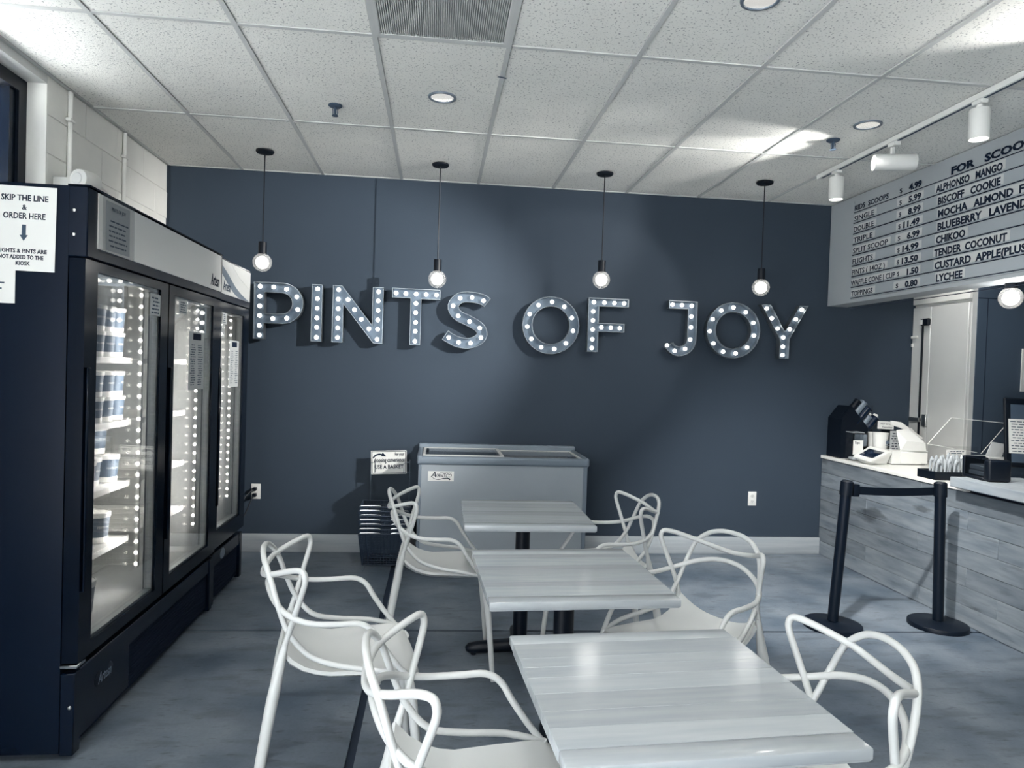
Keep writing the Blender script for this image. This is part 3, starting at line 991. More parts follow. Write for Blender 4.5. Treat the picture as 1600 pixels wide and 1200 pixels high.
# speaker-like device on the block wall above the freezer
t = thing('wall_alarm', 'white rounded device with round mesh face above the freezer top', 'alarm', (-2.02, 4.05, 2.44))
Fa = frame((-1.985, 4.02, 2.435), (0, 0, 1), (0.83, 0.55, 0.0)) if False else frame((-1.948, 3.99, 2.443), (0.83, -0.25, 0.0), (0, 0, 1))
obj('body', MB().lathe([(0.0, 0.0), (0.042, 0.0), (0.052, -0.008), (0.056, -0.03), (0.056, -0.10), (0.05, -0.118), (0.0, -0.12)], 26, Fa).tube([(-1.985, 4.06, 2.44), (-1.97, 4.16, 2.445), (-1.96, 4.26, 2.44), (-1.955, 4.36, 2.43)], [0.05, 0.045, 0.032, 0.02], 12).box((-2.10, 4.05, 2.41), (-2.0, 4.10, 2.46)), 'white_metal', t)
obj('mesh_face', MB().lathe([(0.0, 0.006), (0.028, 0.005), (0.032, 0.0)], 22, Fa), 'vent', t)

# outlet and cord by the freezer, second outlet near the counter


def outlet(x, z, label):
    t = thing('wall_outlet', label, 'outlet', (x, YB - 0.004, z), group=None)
    obj('cover_plate', MB().bbox((x - 0.036, YB - 0.007, z - 0.06), (x + 0.036, YB, z + 0.06), 0.004, 2), 'white_metal', t)
    for dz in (-0.024, 0.024):
        s = obj('receptacle', MB().lathe([(0.0, 0.004), (0.015, 0.004), (0.0165, 0.0)], 18, frame((x, YB - 0.0072, z + dz), (1, 0, 0), (0, 0, 1)) @ Matrix.Diagonal((1, 0.85, 1, 1))), 'cooler', t)
        obj('slots', MB().box((x - 0.0065, YB - 0.0125, z + dz - 0.001), (x - 0.0045, YB - 0.011, z + dz + 0.007)).box((x + 0.0045, YB - 0.0125, z + dz - 0.001), (x + 0.0065, YB - 0.011, z + dz + 0.007)).box((x - 0.002, YB - 0.0125, z + dz - 0.009), (x + 0.002, YB - 0.011, z + dz - 0.005)), 'ink', s, smooth=0)
    return t


outlet(-1.385, 0.475, 'white wall outlet with black plugs beside the narrow freezer')
outlet(2.69, 0.467, 'empty white wall outlet on the dark wall close to the counter')
t = thing('power_cord', 'black power cords plugged into the outlet beside the narrow freezer', 'cord', (-1.42, YB - 0.05, 0.4))
obj('cable', MB().tube(smooth_path([(-1.388, 5.60, 0.45), (-1.40, 5.57, 0.42), (-1.44, 5.5, 0.30), (-1.50, 5.3, 0.20), (-1.56, 5.1, 0.16), (-1.6, 4.96, 0.2)]), 0.005, 6).tube(smooth_path([(-1.388, 5.60, 0.497), (-1.42, 5.56, 0.47), (-1.48, 5.45, 0.38), (-1.54, 5.25, 0.31), (-1.6, 4.96, 0.3)]), 0.005, 6), 'black', t)
for dz in (0.45, 0.497):
    obj('plug', MB().bbox((-1.402, 5.592, dz - 0.013), (-1.374, 5.632, dz + 0.013), 0.005, 2), 'black', t)

# ------------------------------------------------------------------ marquee letters


def arc(cx, cz, r, a0, a1, n):
    return [(cx + r * math.cos(math.radians(a0 + (a1 - a0) * i / n)), cz + r * math.sin(math.radians(a0 + (a1 - a0) * i / n))) for i in range(n + 1)]


def offset_path(pts, w):
    L, R_ = [], []
    for i, p in enumerate(pts):
        a = pts[max(i - 1, 0)]
        b = pts[min(i + 1, len(pts) - 1)]
        d = Vector((b[0] - a[0], b[1] - a[1])).normalized()
        L.append((p[0] - d.y * w, p[1] + d.x * w))
        R_.append((p[0] + d.y * w, p[1] - d.x * w))
    return L + R_[::-1]


S_path = [(p[0], p[1]) for p in smooth_path([(0.382, 2.018, 0), (0.345, 2.042, 0), (0.258, 2.058, 0), (0.165, 2.048, 0), (0.112, 1.985, 0), (0.145, 1.915, 0), (0.245, 1.868, 0), (0.332, 1.815, 0), (0.342, 1.745, 0), (0.262, 1.695, 0), (0.165, 1.698, 0), (0.095, 1.728, 0), (0.056, 1.752, 0)], 4)]
LET = {
    'P': [[(-1.413, 1.667), (-1.331, 1.667), (-1.331, 1.79), (-1.20, 1.79)] + arc(-1.20, 1.9475, 0.1575, -80, 80, 14) + [(-1.20, 2.105), (-1.413, 2.105)],
          [(-1.331, 1.867), (-1.21, 1.867)] + arc(-1.205, 1.9475, 0.080, -80, 80, 10) + [(-1.21, 2.028), (-1.331, 2.028)]],
    'I': [[(-0.979, 1.664), (-0.9, 1.664), (-0.9, 2.105), (-0.979, 2.105)]],
    'N': [[(-0.82, 2.105), (-0.752, 2.105), (-0.515, 1.805), (-0.515, 2.103), (-0.432, 2.103), (-0.432, 1.666), (-0.503, 1.666), (-0.738, 1.962), (-0.738, 1.664), (-0.82, 1.664)]],
    'T': [[(-0.366, 2.105), (0.009, 2.103), (0.009, 2.026), (-0.139, 2.026), (-0.139, 1.665), (-0.221, 1.665), (-0.221, 2.03), (-0.366, 2.03)]],
    'S': [offset_path(S_path, 0.042)],
    'O': [arc(0.899, 1.86, 0.231, 0, 348, 29), arc(0.899, 1.86, 0.152, 0, 345, 23)],
    'F': [[(1.20, 2.095), (1.532, 2.095), (1.532, 2.029), (1.288, 2.029), (1.288, 1.895), (1.502, 1.895), (1.502, 1.825), (1.288, 1.825), (1.288, 1.66), (1.20, 1.66)]],
    'J': [[(1.87, 2.103), (2.11, 2.10)] + arc(1.97, 1.79, 0.14, 0, -148, 16) + arc(1.97, 1.79, 0.062, -150, 0, 10) + [(2.032, 2.037), (1.87, 2.037)]],
    'O2': [arc(2.424, 1.878, 0.231, 0, 348, 29), arc(2.424, 1.878, 0.152, 0, 345, 23)],
    'Y': [[(2.657, 2.103), (2.74, 2.103), (2.870, 1.883), (2.993, 2.105), (3.07, 2.106), (2.913, 1.82), (2.913, 1.66), (2.829, 1.66), (2.829, 1.82)]],
}
BUL = {
    'P': [(-1.373, 2.074), (-1.374, 1.997), (-1.373, 1.923), (-1.372, 1.849), (-1.373, 1.772), (-1.371, 1.698), (-1.272, 2.072), (-1.175, 2.06), (-1.097, 2.004), (-1.087, 1.906), (-1.168, 1.836), (-1.273, 1.829)],
    'I': [(-0.940, 2.073), (-0.94, 1.997), (-0.94, 1.922), (-0.94, 1.847), (-0.94, 1.774), (-0.94, 1.696)],
    'N': [(-0.78, 2.074), (-0.782, 2.0), (-0.706, 1.999), (-0.78, 1.926), (-0.78, 1.851), (-0.78, 1.776), (-0.78, 1.701), (-0.655, 1.923), (-0.6, 1.85), (-0.54, 1.778), (-0.473, 2.071), (-0.474, 1.999), (-0.473, 1.925), (-0.473, 1.85), (-0.472, 1.777), (-0.474, 1.698)],
    'T': [(-0.337, 2.067), (-0.261, 2.066), (-0.181, 2.066), (-0.103, 2.066), (-0.021, 2.066), (-0.18, 1.992), (-0.18, 1.919), (-0.179, 1.842), (-0.18, 1.772), (-0.18, 1.694)],
    'S': [(0.353, 2.036), (0.261, 2.058), (0.166, 2.048), (0.112, 1.986), (0.155, 1.908), (0.246, 1.866), (0.33, 1.818), (0.341, 1.742), (0.26, 1.695), (0.165, 1.698), (0.085, 1.733)],
    'O': [(0.796, 2.02), (0.906, 2.05), (1.007, 2.016), (1.072, 1.928), (1.085, 1.824), (1.03, 1.721), (0.937, 1.672), (0.83, 1.682), (0.747, 1.747), (0.711, 1.844), (0.727, 1.945)],
    'F': [(1.249, 2.063), (1.336, 2.063), (1.419, 2.062), (1.5, 2.063), (1.246, 1.988), (1.246, 1.915), (1.246, 1.841), (1.246, 1.762), (1.244, 1.691), (1.318, 1.862), (1.396, 1.861), (1.47, 1.86)],
    'J': [(1.906, 2.071), (1.987, 2.069), (2.07, 2.067), (2.07, 1.98), (2.07, 1.891), (2.067, 1.79), (2.027, 1.711), (1.938, 1.693), (1.872, 1.735)],
    'O2': [(2.324, 2.04), (2.428, 2.069), (2.536, 2.034), (2.605, 1.949), (2.614, 1.843), (2.559, 1.743), (2.462, 1.69), (2.353, 1.70), (2.268, 1.765), (2.232, 1.865), (2.253, 1.965)],
    'Y': [(2.717, 2.072), (2.764, 1.993), (2.819, 1.91), (2.871, 1.837), (3.025, 2.075), (2.976, 1.993), (2.925, 1.907), (2.871, 1.759), (2.871, 1.69)],
}
bulb_src = None
YR0, YR1 = YB - 0.105, YB - 0.04


def rim_mb(loops, t=0.0032):
    mb = MB()
    for li, L in enumerate(loops):
        area = sum(L[i][0] * L[(i + 1) % len(L)][1] - L[(i + 1) % len(L)][0] * L[i][1] for i in range(len(L)))
        ccw = area > 0
        P_ = L if ccw == (li == 0) else L[::-1]
        n = len(P_)
        inn = []
        for i in range(n):
            a, b, c = Vector(P_[i - 1]), Vector(P_[i]), Vector(P_[(i + 1) % n])
            d1 = (b - a).normalized()
            d2 = (c - b).normalized()
            n1, n2 = Vector((-d1.y, d1.x)), Vector((-d2.y, d2.x))
            m = (n1 + n2)
            k = m.length_squared
            m = m / max(0.3, k / 2) / 1.0 if k > 1e-6 else n1
            inn.append(b + m * t)
        vs = [(p[0], YR0, p[1]) for p in P_] + [(p[0], YR1, p[1]) for p in P_] + [(p.x, YR0, p.y) for p in inn] + [(p.x, YR1, p.y) for p in inn]
        fs = []
        for i in range(n):
            j = (i + 1) % n
            fs += [(i, j, j + n, i + n), (i + 2 * n, i + 3 * n, j + 3 * n, j + 2 * n), (i, i + 2 * n, j + 2 * n, j), (i + n, j + n, j + 3 * n, i + 3 * n)]
        mb.add(vs, fs)
    return mb


lab = {'P': 'lit marquee letter P, the first, beside the freezer', 'I': 'lit marquee letter I between P and N', 'N': 'lit marquee letter N in the first word', 'T': 'lit marquee letter T under the second pendant bulb', 'S': 'lit marquee letter S ending the word PINTS', 'O': 'lit round marquee letter O of the word OF', 'F': 'lit marquee letter F of the word OF', 'J': 'lit marquee letter J with its hook', 'O2': 'lit round marquee letter O between J and Y', 'Y': 'lit marquee letter Y, the last, near the menu board'}
for key in LET:
    loops = LET[key]
    cx = sum(p[0] for p in loops[0]) / len(loops[0])
    t = thing('marquee_letter', lab[key], 'letter', (cx, YB, 1.665), group='marquee letters on the back wall')
    obj('rim', rim_mb(loops), 'rim', t, smooth=35)
    obj('back_plate', MB().prism(loops, YB - 0.055, YB - 0.05, 'y'), 'tray', t, smooth=0)
    obj('standoff', MB().cyl((BUL[key][1][0], YB - 0.05, BUL[key][1][1]), (BUL[key][1][0], YB, BUL[key][1][1]), 0.008, n=8).cyl((BUL[key][4][0], YB - 0.05, BUL[key][4][1]), (BUL[key][4][0], YB, BUL[key][4][1]), 0.008, n=8), 'rim_dark', t)
    for (bx, bz) in BUL[key]:
        if bulb_src is None:
            bulb_src = obj('bulb', MB().sphere((cx, YB, 1.665), 0.0165, 12, 8), 'bulb', t)
            bulb_src.location = (bx - cx, -0.078, bz - 1.665)
        else:
            share('bulb', bulb_src, t, (bx - cx, -0.078, bz - 1.665))

# ------------------------------------------------------------------ pendants
pl = ['closest to the freezers', 'hanging in front of the letter T', 'hanging above the letter F', 'hanging above the letter Y']
for i, (px, py, pz) in enumerate(((-1.247, 5.097, 2.193), (-0.018, 5.152, 2.139), (1.197, 5.113, 2.185), (2.426, 5.08, 2.179))):
    t = thing('pendant_lamp', 'black corded pendant with clear globe bulb, ' + pl[i], 'pendant lamp', (px, py, H), group='globe pendants')
    Mx = Matrix.Translation((px, py, 0))
    obj('canopy', MB().lathe([(0.0, H - 0.022), (0.055, H - 0.020), (0.062, H - 0.012), (0.062, H - 0.0035), (0.0, H - 0.0035)], 26, Mx), 'black', t)
    obj('cord', MB().cyl((px, py, H - 0.02), (px, py, pz + 0.14), 0.0042, n=8), 'black', t)
    obj('socket', MB().lathe([(0.0, pz + 0.142), (0.028, pz + 0.142), (0.0285, pz + 0.139), (0.0285, pz + 0.056), (0.024, pz + 0.054), (0.0, pz + 0.054)], 20, Mx), 'black', t)
    gb = obj('globe', MB().sphere((px, py, pz), 0.066, 24, 14), 'globe', t)
    obj('filament_core', MB().sphere((px, py, pz - 0.002), 0.044, 16, 10), 'globe_core', gb)
    lamp('pendant_lamp_light', 'POINT', (px, py, pz), 3.0, shadow_soft_size=0.066)
px, py, pz = 3.46, 3.91, 2.028
t = thing('pendant_lamp', 'globe pendant hanging below the menu board over the counter', 'pendant lamp', (px, py, 2.115))
Mx = Matrix.Translation((px, py, 0))
obj('socket', MB().lathe([(0.0, pz + 0.088), (0.032, pz + 0.088), (0.033, pz + 0.084), (0.033, pz + 0.056), (0.026, pz + 0.054), (0.0, pz + 0.054)], 20, Mx), 'black', t)
gb = obj('globe', MB().sphere((px, py, pz), 0.066, 24, 14), 'globe', t)
obj('filament_core', MB().sphere((px, py, pz - 0.002), 0.044, 16, 10), 'globe_core', gb)
lamp('pendant_lamp_light', 'POINT', (px, py, pz), 9.0, shadow_soft_size=0.066)

# ------------------------------------------------------------------ track lights
t = thing('light_track', 'white ceiling track carrying the spotlight heads', 'track', (2.71, 3.4, H))
obj('rail', MB().bbox((2.69, 0.6, H - 0.036), (2.728, 4.80, H - 0.004), 0.003, 1), 'white_metal', t)
obj('slot', MB().box((2.702, 0.62, H - 0.0375), (2.716, 4.78, H - 0.0355)), 'ink_soft', t, smooth=0)
obj('end_cap', MB().bbox((2.688, 4.80, H - 0.038), (2.73, 4.815, H - 0.003), 0.004, 1), 'white_metal', t)


def head_vertical(y, label, zt=2.895, zb=2.742):
    t = thing('track_spotlight', label, 'spotlight', (2.71, y, H - 0.036), group='track spotlight heads')
    obj('adapter', MB().bbox((2.688, y - 0.035, H - 0.06), (2.73, y + 0.035, H - 0.036), 0.004, 1), 'white_metal', t)
    obj('stem', MB().cyl((2.71, y, zt), (2.71, y, H - 0.06), 0.016, n=12), 'white_metal', t)
    Mx = Matrix.Translation((2.71, y, 0))
    obj('barrel', MB().lathe([(0.0, zt), (0.046, zt), (0.049, zt - 0.004), (0.049, zb), (0.044, zb), (0.042, zb + 0.015)], 28, Mx), 'white_metal', t)
    obj('lens', MB().lathe([(0.0, zb + 0.006), (0.0425, zb + 0.006)], 24, Mx), 'lens', t)


head_vertical(4.59, 'white cylinder spotlight pointing down, closest to the back wall')
head_vertical(3.31, 'white cylinder spotlight pointing down, over the menu board edge')
t = thing('track_spotlight', 'white cylinder spotlight turned sideways, lens towards the pendants', 'spotlight', (2.71, 3.98, H - 0.036), group='track spotlight heads')
obj('adapter', MB().bbox((2.688, 3.945, H - 0.062), (2.73, 4.015, H - 0.036), 0.004, 1), 'white_metal', t)
obj('stem', MB().bbox((2.70, 3.985, 2.845), (2.72, 4.008, H - 0.05), 0.003, 1), 'white_metal', t)
Fh = frame((2.600, 4.012, 2.822), (0.27, 0.96, 0), (0, 0, 1))
zd = Fh.col[2].xyz
if zd.x > 0:
    Fh = frame((2.600, 4.012, 2.822), (-0.27, -0.96, 0), (0, 0, 1))
obj('barrel', MB().lathe([(0.042, -0.012), (0.044, 0.0), (0.049, 0.0), (0.049, -0.232), (0.046, -0.237), (0.0, -0.237)], 28, Fh), 'white_metal', t)
obj('lens', MB().lathe([(0.0, -0.006), (0.0425, -0.006)], 24, Fh), 'lens', t)

# ------------------------------------------------------------------ menu board
t = thing('menu_board', 'large grey menu board with black changeable letters above the counter', 'menu board', (3.37, 3.8, 2.115))
obj('board', MB().bbox((3.292, 1.9, 2.118), (3.47, YB - 0.003, H - 0.004), 0.004, 1), 'menu', t)
obj('frame_lip', MB().box((3.288, 1.9, 2.118), (3.293, 5.31, 2.142)).box((3.288, 5.302, 2.142), (3.293, 5.316, 2.93)), 'menu', t, smooth=0)
pitch = 0.0855
for r in range(9):
    zb = 2.853 - r * pitch
    if r == 0:
        continue
    obj('letter_rail', MB().bbox((3.285, 1.92, zb - 0.010), (3.2935, 5.30, zb + pitch - 0.018), 0.002, 1), 'menu_rail', t)
obj('letter_rail', MB().bbox((3.285, 1.92, 2.144), (3.2935, 5.30, 2.169 - 0.016), 0.002, 1), 'menu_rail', t)
for r in range(10):
    zb = 2.853 - r * pitch
    obj('rail_groove', MB().box((3.2865, 1.92, zb - 0.0165), (3.2925, 5.30, zb - 0.0115)), 'dark_gap', t, smooth=0)
rows = ['KIDS  SCOOPS', 'SINGLE', 'DOUBLE', 'TRIPLE', 'SPLIT SCOOP', 'FLIGHTS', 'PINTS ( 14OZ )', 'WAFFLE CONE | CUP', 'TOPPINGS']
widths = [0.42, 0.255, 0.255, 0.245, 0.435, 0.26, 0.41, 0.56, 0.275]
price = ['4.99', '5.99', '8.99', '11.49', '6.99', '14.99', '13.50', '1.50', '0.80']
flav = ['FOR   SCOOPING', 'ALPHONSO   MANGO', 'BISCOFF   COOKIE', 'MOCHA   ALMOND  FUDGE', 'BLUEBERRY   LAVENDER', 'CHIKOO', 'TENDER  COCONUT', 'CUSTARD  APPLE(PLUS', 'LYCHEE']
fstart = [4.232, 4.367, 4.343, 4.337, 4.337, 4.346, 4.357, 4.349, 4.33]
fw_ = [0.80, 0.555, 0.52, 0.87, 0.80, 0.26, 0.60, 0.73, 0.235]
xm = 3.2835
for r in range(9):
    zb = 2.853 - r * pitch
    Fm = frame((xm, 5.285, zb), (0, -1, 0), (0, 0, 1))
    tw = widths[r] + 0.03
    if r:
        for a_, b_, h_ in ((-0.005, tw, 0.052), (0.52 + (0.07 if r == 7 else 0), 0.80, 0.052), (5.285 - fstart[r] - 0.01, 5.285 - fstart[r] + fw_[r] + 0.02, 0.06)):
            obj('letter_strip', MB().box((a_, 0.0, -0.0014), (b_, h_, -0.0002), Fm), 'menu_tab', t, smooth=0)
    items = [(rows[r], 0, 0, dict(size=0.05, width=widths[r], height=0.040, bold=0.0009)),
             ('$', 0.545 if r != 7 else 0.73, 0.004, dict(size=0.035, width=0.028, height=0.032)),
             (price[r], 0.645 if r not in (3, 5, 6) else 0.60, 0.0, dict(size=0.05, width=0.13 if r not in (3, 5, 6) else 0.17, height=0.044, bold=0.0022)),
             (flav[r], 5.285 - fstart[r], 0, dict(size=0.055, width=fw_[r], height=0.048, bold=0.0022))]
    if r == 7:
        items[2] = (price[r], 0.76 - 0.1, 0, dict(size=0.05, width=0.12, height=0.044, bold=0.0022))
        items[1] = ('$', 0.555, 0.004, dict(size=0.035, width=0.022, height=0.032))
        items[0] = (rows[r], -0.01, 0, dict(size=0.05, width=0.545, height=0.040, bold=0.001))
    for it, nm_ in zip(items, ('item_lettering', 'dollar_sign', 'price_lettering', 'flavour_lettering')):
        obj(nm_, letters([it], Fm), 'ink', t, smooth=0)

# ------------------------------------------------------------------ counter
t = thing('service_counter', 'long service counter clad in grey wood planks with white top', 'counter', (3.6, 3.6, 0))
obj('carcass', MB().box((XC + 0.0135, 3.985, 0.0), (3.95, YB - 0.003, 0.822)).box((XC + 0.0135, 1.6, 0.0), (3.66, 3.985, 0.822)), 'dark_gap', t, smooth=0)
cuts = {0: 4.393, 1: 4.990, 2: 5.235, 3: 4.42, 4: 4.998, 5: 5.24, 6: 4.40}
PH = 0.1172
rnd = random.Random(5)
for r in range(7):
    z0 = 0.002 + r * PH
    L = 1.262
    ed = [YB - 0.003]
    y = cuts[r]
    while y > 1.6:
        ed.append(y)
        y -= L
    ed.append(1.6)
    for i in range(len(ed) - 1):
        pr = rnd.uniform(-0.0012, 0.0012)
        p = obj('plank', MB().bbox((XC + pr, ed[i + 1] + 0.0012, z0 + 0.001), (XC + 0.013, ed[i] - 0.0012, z0 + PH - 0.001), 0.0018, 1), 'plank', t)
t = obj('countertop', MB().bbox((XC - 0.012, 3.99, 0.824), (3.98, YB - 0.003, 0.852), 0.003, 1), 'counter_top', None, loc=(3.6, 4.8, 0.824))
tag(t, 'white countertop on the far half of the plank counter', 'countertop')
t = thing('counter_ledge', 'thick grey wood serving ledge on the near half of the counter', 'ledge', (3.4, 2.9, 0.827))
obj('slab', MB().bbox((3.20, 1.6, 0.855), (3.68, 4.02, 0.915), 0.004, 1), 'ledge', t)
obj('riser', MB().box((XC + 0.014, 1.6, 0.827), (3.66, 3.985, 0.855)), 'dark_gap', t, smooth=0)
t = obj('back_counter', MB().bbox((3.70, 1.6, 0.80), (4.05, 3.97, 0.855), 0.003, 1).box((3.72, 1.62, 0.0), (4.0, 3.95, 0.80)), 'counter_top', None, loc=(3.8, 2.9, 0.0))
tag(t, 'white work surface behind the wood serving ledge', 'countertop')

# walk-in cooler behind the counter
t = thing('walk_in_cooler', 'pale walk-in cooler cabinet standing behind the counter', 'cooler', (4.8, 5.3, 0))
obj('side_panel', MB().box((4.10, 4.99, 0.0), (4.14, YB - 0.004, 2.62)), 'cooler', t, smooth=0)
obj('front_panel', MB().box((4.14, 4.985, 0.0), (XR - 0.004, 5.02, 2.62)), 'cooler_dark', t, smooth=0)
obj('panel_seam', MB().box((4.22, 4.9835, 0.0), (4.226, 4.986, 2.16)).box((4.14, 4.9835, 2.16), (XR - 0.01, 4.986, 2.168)), 'dark_gap', t, smooth=0)
obj('roof_panel', MB().box((4.14, 5.02, 2.58), (XR - 0.004, YB - 0.004, 2.62)), 'cooler', t, smooth=0)
d = obj('door', MB().bbox((4.078, 5.0, 0.05), (4.10, 5.41, 2.135), 0.003, 1).bbox((4.078, 5.42, 0.05), (4.10, 5.635, 2.135), 0.003, 1), 'cooler', t)
obj('door_header', MB().bbox((4.074, 4.99, 2.16), (4.10, YB - 0.006, 2.23), 0.003, 1), 'white_print', t)
obj('conduit', MB().cyl((4.07, 5.497, 0.9), (4.07, 5.497, 2.0), 0.009, n=8), 'black', d)
obj('switch_box', MB().bbox((4.045, 5.41, 1.975), (4.078, 5.505, 2.035), 0.012, 3), 'black', d)
obj('switch_plate', MB().box((4.043, 5.47, 1.985), (4.0455, 5.498, 2.025)), 'paper', d, smooth=0)
obj('latch', MB().bbox((4.055, 5.40, 1.13), (4.078, 5.455, 1.23), 0.004, 1), 'steel', d)
obj('latch_handle', MB().bbox((4.045, 5.47, 1.165), (4.07, 5.60, 1.2), 0.006, 2), 'steel', d)
obj('hinge', MB().bbox((4.06, 5.555, 1.872), (4.078, 5.632, 1.895), 0.005, 2).bbox((4.065, 5.615, 1.80), (4.078, 5.632, 1.83), 0.003, 1), 'white_print', d)
t = thing('wall_notice', 'framed white notice on the dark cooler wall, cut by the photo edge', 'notice', (4.65, 4.975, 1.45))
obj('sheet', MB().box((4.525, 4.976, 1.45), (4.76, 4.984, 1.785)), 'paper', t, smooth=0)
obj('print', MB().box((4.56, 4.974, 1.48), (4.74, 4.9765, 1.56)).box((4.56, 4.974, 1.66), (4.74, 4.9765, 1.75)), 'swoosh', t, smooth=0)

# ------------------------------------------------------------------ things on the counter
CT = 0.852
# black slanted dispenser with cylinders of stacked lids
t = thing('lid_dispenser', 'black slanted dispenser holding stacked cup lids against the wall', 'dispenser', (3.40, 5.50, CT))
obj('body', MB().prism([[(3.315, CT), (3.318, 1.178), (3.402, 1.285), (3.56, 1.10), (3.475, CT)]], 5.40, 5.60, 'y'), 'black', t, smooth=0)
ang = math.radians(50)
dv = Vector((math.cos(ang), 0, math.sin(ang)))
for i, (bx, bz, L_, rr_, m_) in enumerate(((3.37, 1.20, 0.16, 0.030, 'black'), (3.41, 1.17, 0.185, 0.034, 'clear_lid'), (3.455, 1.14, 0.165, 0.036, 'black_gloss'), (3.50, 1.105, 0.12, 0.034, 'clear_lid'), (3.54, 1.08, 0.14, 0.034, 'black_gloss'))):
    p = Vector((bx, 5.435 + 0.01 * (i % 2), bz))
    obj('lid_stack', MB().cyl(p, p + dv * L_, rr_, rr_ * 0.96, n=18), m_, t)
    obj('lid_rim', MB().cyl(p + dv * L_, p + dv * (L_ + 0.008), rr_ * 1.1, rr_ * 1.02, n=18), m_, t)


def open_box(name, x0, x1, y0, y1, z0, z1, m, parent, th=0.004):
    mb = MB()
    mb.box((x0, y0, z0), (x1, y0 + th, z1)).box((x0, y1 - th, z0), (x1, y1, z1)).box((x0, y0 + th, z0), (x0 + th, y1 - th, z1)).box((x1 - th, y0 + th, z0), (x1, y1 - th, z1)).box((x0 + th, y0 + th, z0), (x1 - th, y1 - th, z0 + th))
    return obj(name, mb, m, parent, smooth=0)


t = thing('tip_jar', 'clear acrylic tip box with a handwritten Tips label', 'tip jar', (3.37, 5.28, CT))
open_box('box', 3.318, 3.412, 5.235, 5.33, CT, 1.08, 'acrylic', t)
obj('rim', MB().tube([(3.318, 5.235, 1.08), (3.412, 5.235, 1.08), (3.412, 5.33, 1.08), (3.318, 5.33, 1.08)], 0.003, 6, closed=True), 'wrap', t)
Ft = frame((3.30, 5.232, 0.905), (1, 0, 0), (0, 0, 1))
lb = obj('label', MB().box((0.02, 0, 0), (0.105, 0.115, 0.0012), Ft), 'paper', t, smooth=0)
obj('label_lettering', letters([('Tips', 0.03, 0.085, dict(size=0.032, width=0.045, bold=0.0003))], Ft @ Matrix.Translation((0, 0, 0.0016))), 'ink', lb, smooth=0)
obj('money', MB().bbox((3.33, 5.25, CT + 0.005), (3.40, 5.315, CT + 0.03), 0.01, 2), 'wrap', t)
t = thing('acrylic_box', 'empty clear acrylic box between the tip box and the white cup', 'box', (3.45, 5.36, CT))
open_box('box', 3.418, 3.50, 5.30, 5.40, CT, 1.075, 'acrylic', t)
obj('contents', MB().bbox((3.425, 5.31, CT + 0.11), (3.492, 5.39, 1.06), 0.01, 2), 'clear_lid', t)
t = thing('paper_cup', 'white paper cup with grey print beside the tip box', 'cup', (3.565, 5.25, CT))
Mc = Matrix.Translation((3.562, 5.25, CT))
obj('cup', MB().lathe([(0.0, 0.0), (0.046, 0.0), (0.06, 0.222), (0.0625, 0.224), (0.0625, 0.232), (0.058, 0.232), (0.045, 0.01), (0.0, 0.01)], 26, Mc), 'white_metal', t)
obj('print', MB().box((3.570, 5.1915, 0.985), (3.605, 5.197, 0.99)).box((3.570, 5.1905, 1.03), (3.605, 5.196, 1.034)).box((3.572, 5.191, 0.998), (3.59, 5.196, 1.02)).box((3.595, 5.193, 1.0), (3.603, 5.198, 1.025)), 'swoosh', t, smooth=0)
t = thing('paper_cup', 'plain white cup standing half behind the printed cup', 'cup', (3.50, 5.38, CT))
obj('cup', MB().lathe([(0.0, 0.0), (0.03, 0.0), (0.036, 0.222), (0.038, 0.226), (0.035, 0.226), (0.029, 0.01), (0.0, 0.01)], 22, Matrix.Translation((3.565, 5.355, CT))), 'white_metal', t)
t = thing('sign_holder', 'clear upright holder with a handwritten price list next to the cup', 'sign holder', (3.645, 5.2, CT))
Fs = frame((3.588, 5.165, CT + 0.004), (1, 0, 0), (0, 0.02, 1))
obj('sheet', MB().box((0.0, 0.095, 0.0), (0.09, 0.25, 0.001), Fs), 'paper_grey', t, smooth=0)
obj('handwriting', scribble_lines(Fs @ Matrix.Translation((0, 0, 0.0015)), 0.008, 0.085, [0.105 + 0.02 * k for k in range(7)], 0.008, 61, (0.012, 0.03)), 'ink', t, smooth=0)
obj('holder', MB().box((-0.004, 0.0, 0.003), (0.095, 0.255, 0.005), Fs).bbox((3.595, 5.155, CT), (3.66, 5.18, CT + 0.005), 0.001, 1), 'acrylic', t, smooth=0)
t = thing('orchid', 'white orchid blossoms with two thin dark stakes by the wall', 'plant', (3.665, 5.56, CT))
obj('pot', MB().lathe([(0.0, 0.0), (0.038, 0.0), (0.05, 0.10), (0.046, 0.10), (0.0, 0.09)], 18, Matrix.Translation((3.665, 5.56, CT))), 'black', t)
obj('stake', MB().cyl((3.64, 5.56, CT + 0.09), (3.638, 5.56, 1.29), 0.0025, n=6), 'black', t)
obj('stake', MB().cyl((3.69, 5.56, CT + 0.09), (3.687, 5.56, 1.29), 0.0025, n=6), 'black', t)
for k, (bx, bz) in enumerate(((3.652, 1.19), (3.635, 1.13), (3.703, 1.19), (3.69, 1.155), (3.645, 1.155))):
    pt = MB()
    for a in range(5):
        q = a * 2 * PI / 5 + k
        pt.sphere((bx + 0.016 * math.cos(q), 5.54 + 0.004 * (k % 2), bz + 0.018 * math.sin(q)), 0.015, 8, 5, (1, 0.35, 1.1))
    obj('blossom', pt, 'petal', t)
t = thing('table_card', 'white handwritten card standing on a black stand by the orchid', 'card', (3.69, 5.4, CT))
obj('stand', MB().bbox((3.632, 5.36, CT), (3.75, 5.392, CT + 0.02), 0.004, 1).box((3.65, 5.372, CT + 0.02), (3.745, 5.38, 1.16)), 'black', t)
Fc = frame((3.61, 5.366, 1.107), (1, 0, -0.03), (0, 0, 1))
obj('card', MB().box((0, 0, 0), (0.142, 0.064, 0.002), Fc), 'paper', t, smooth=0)
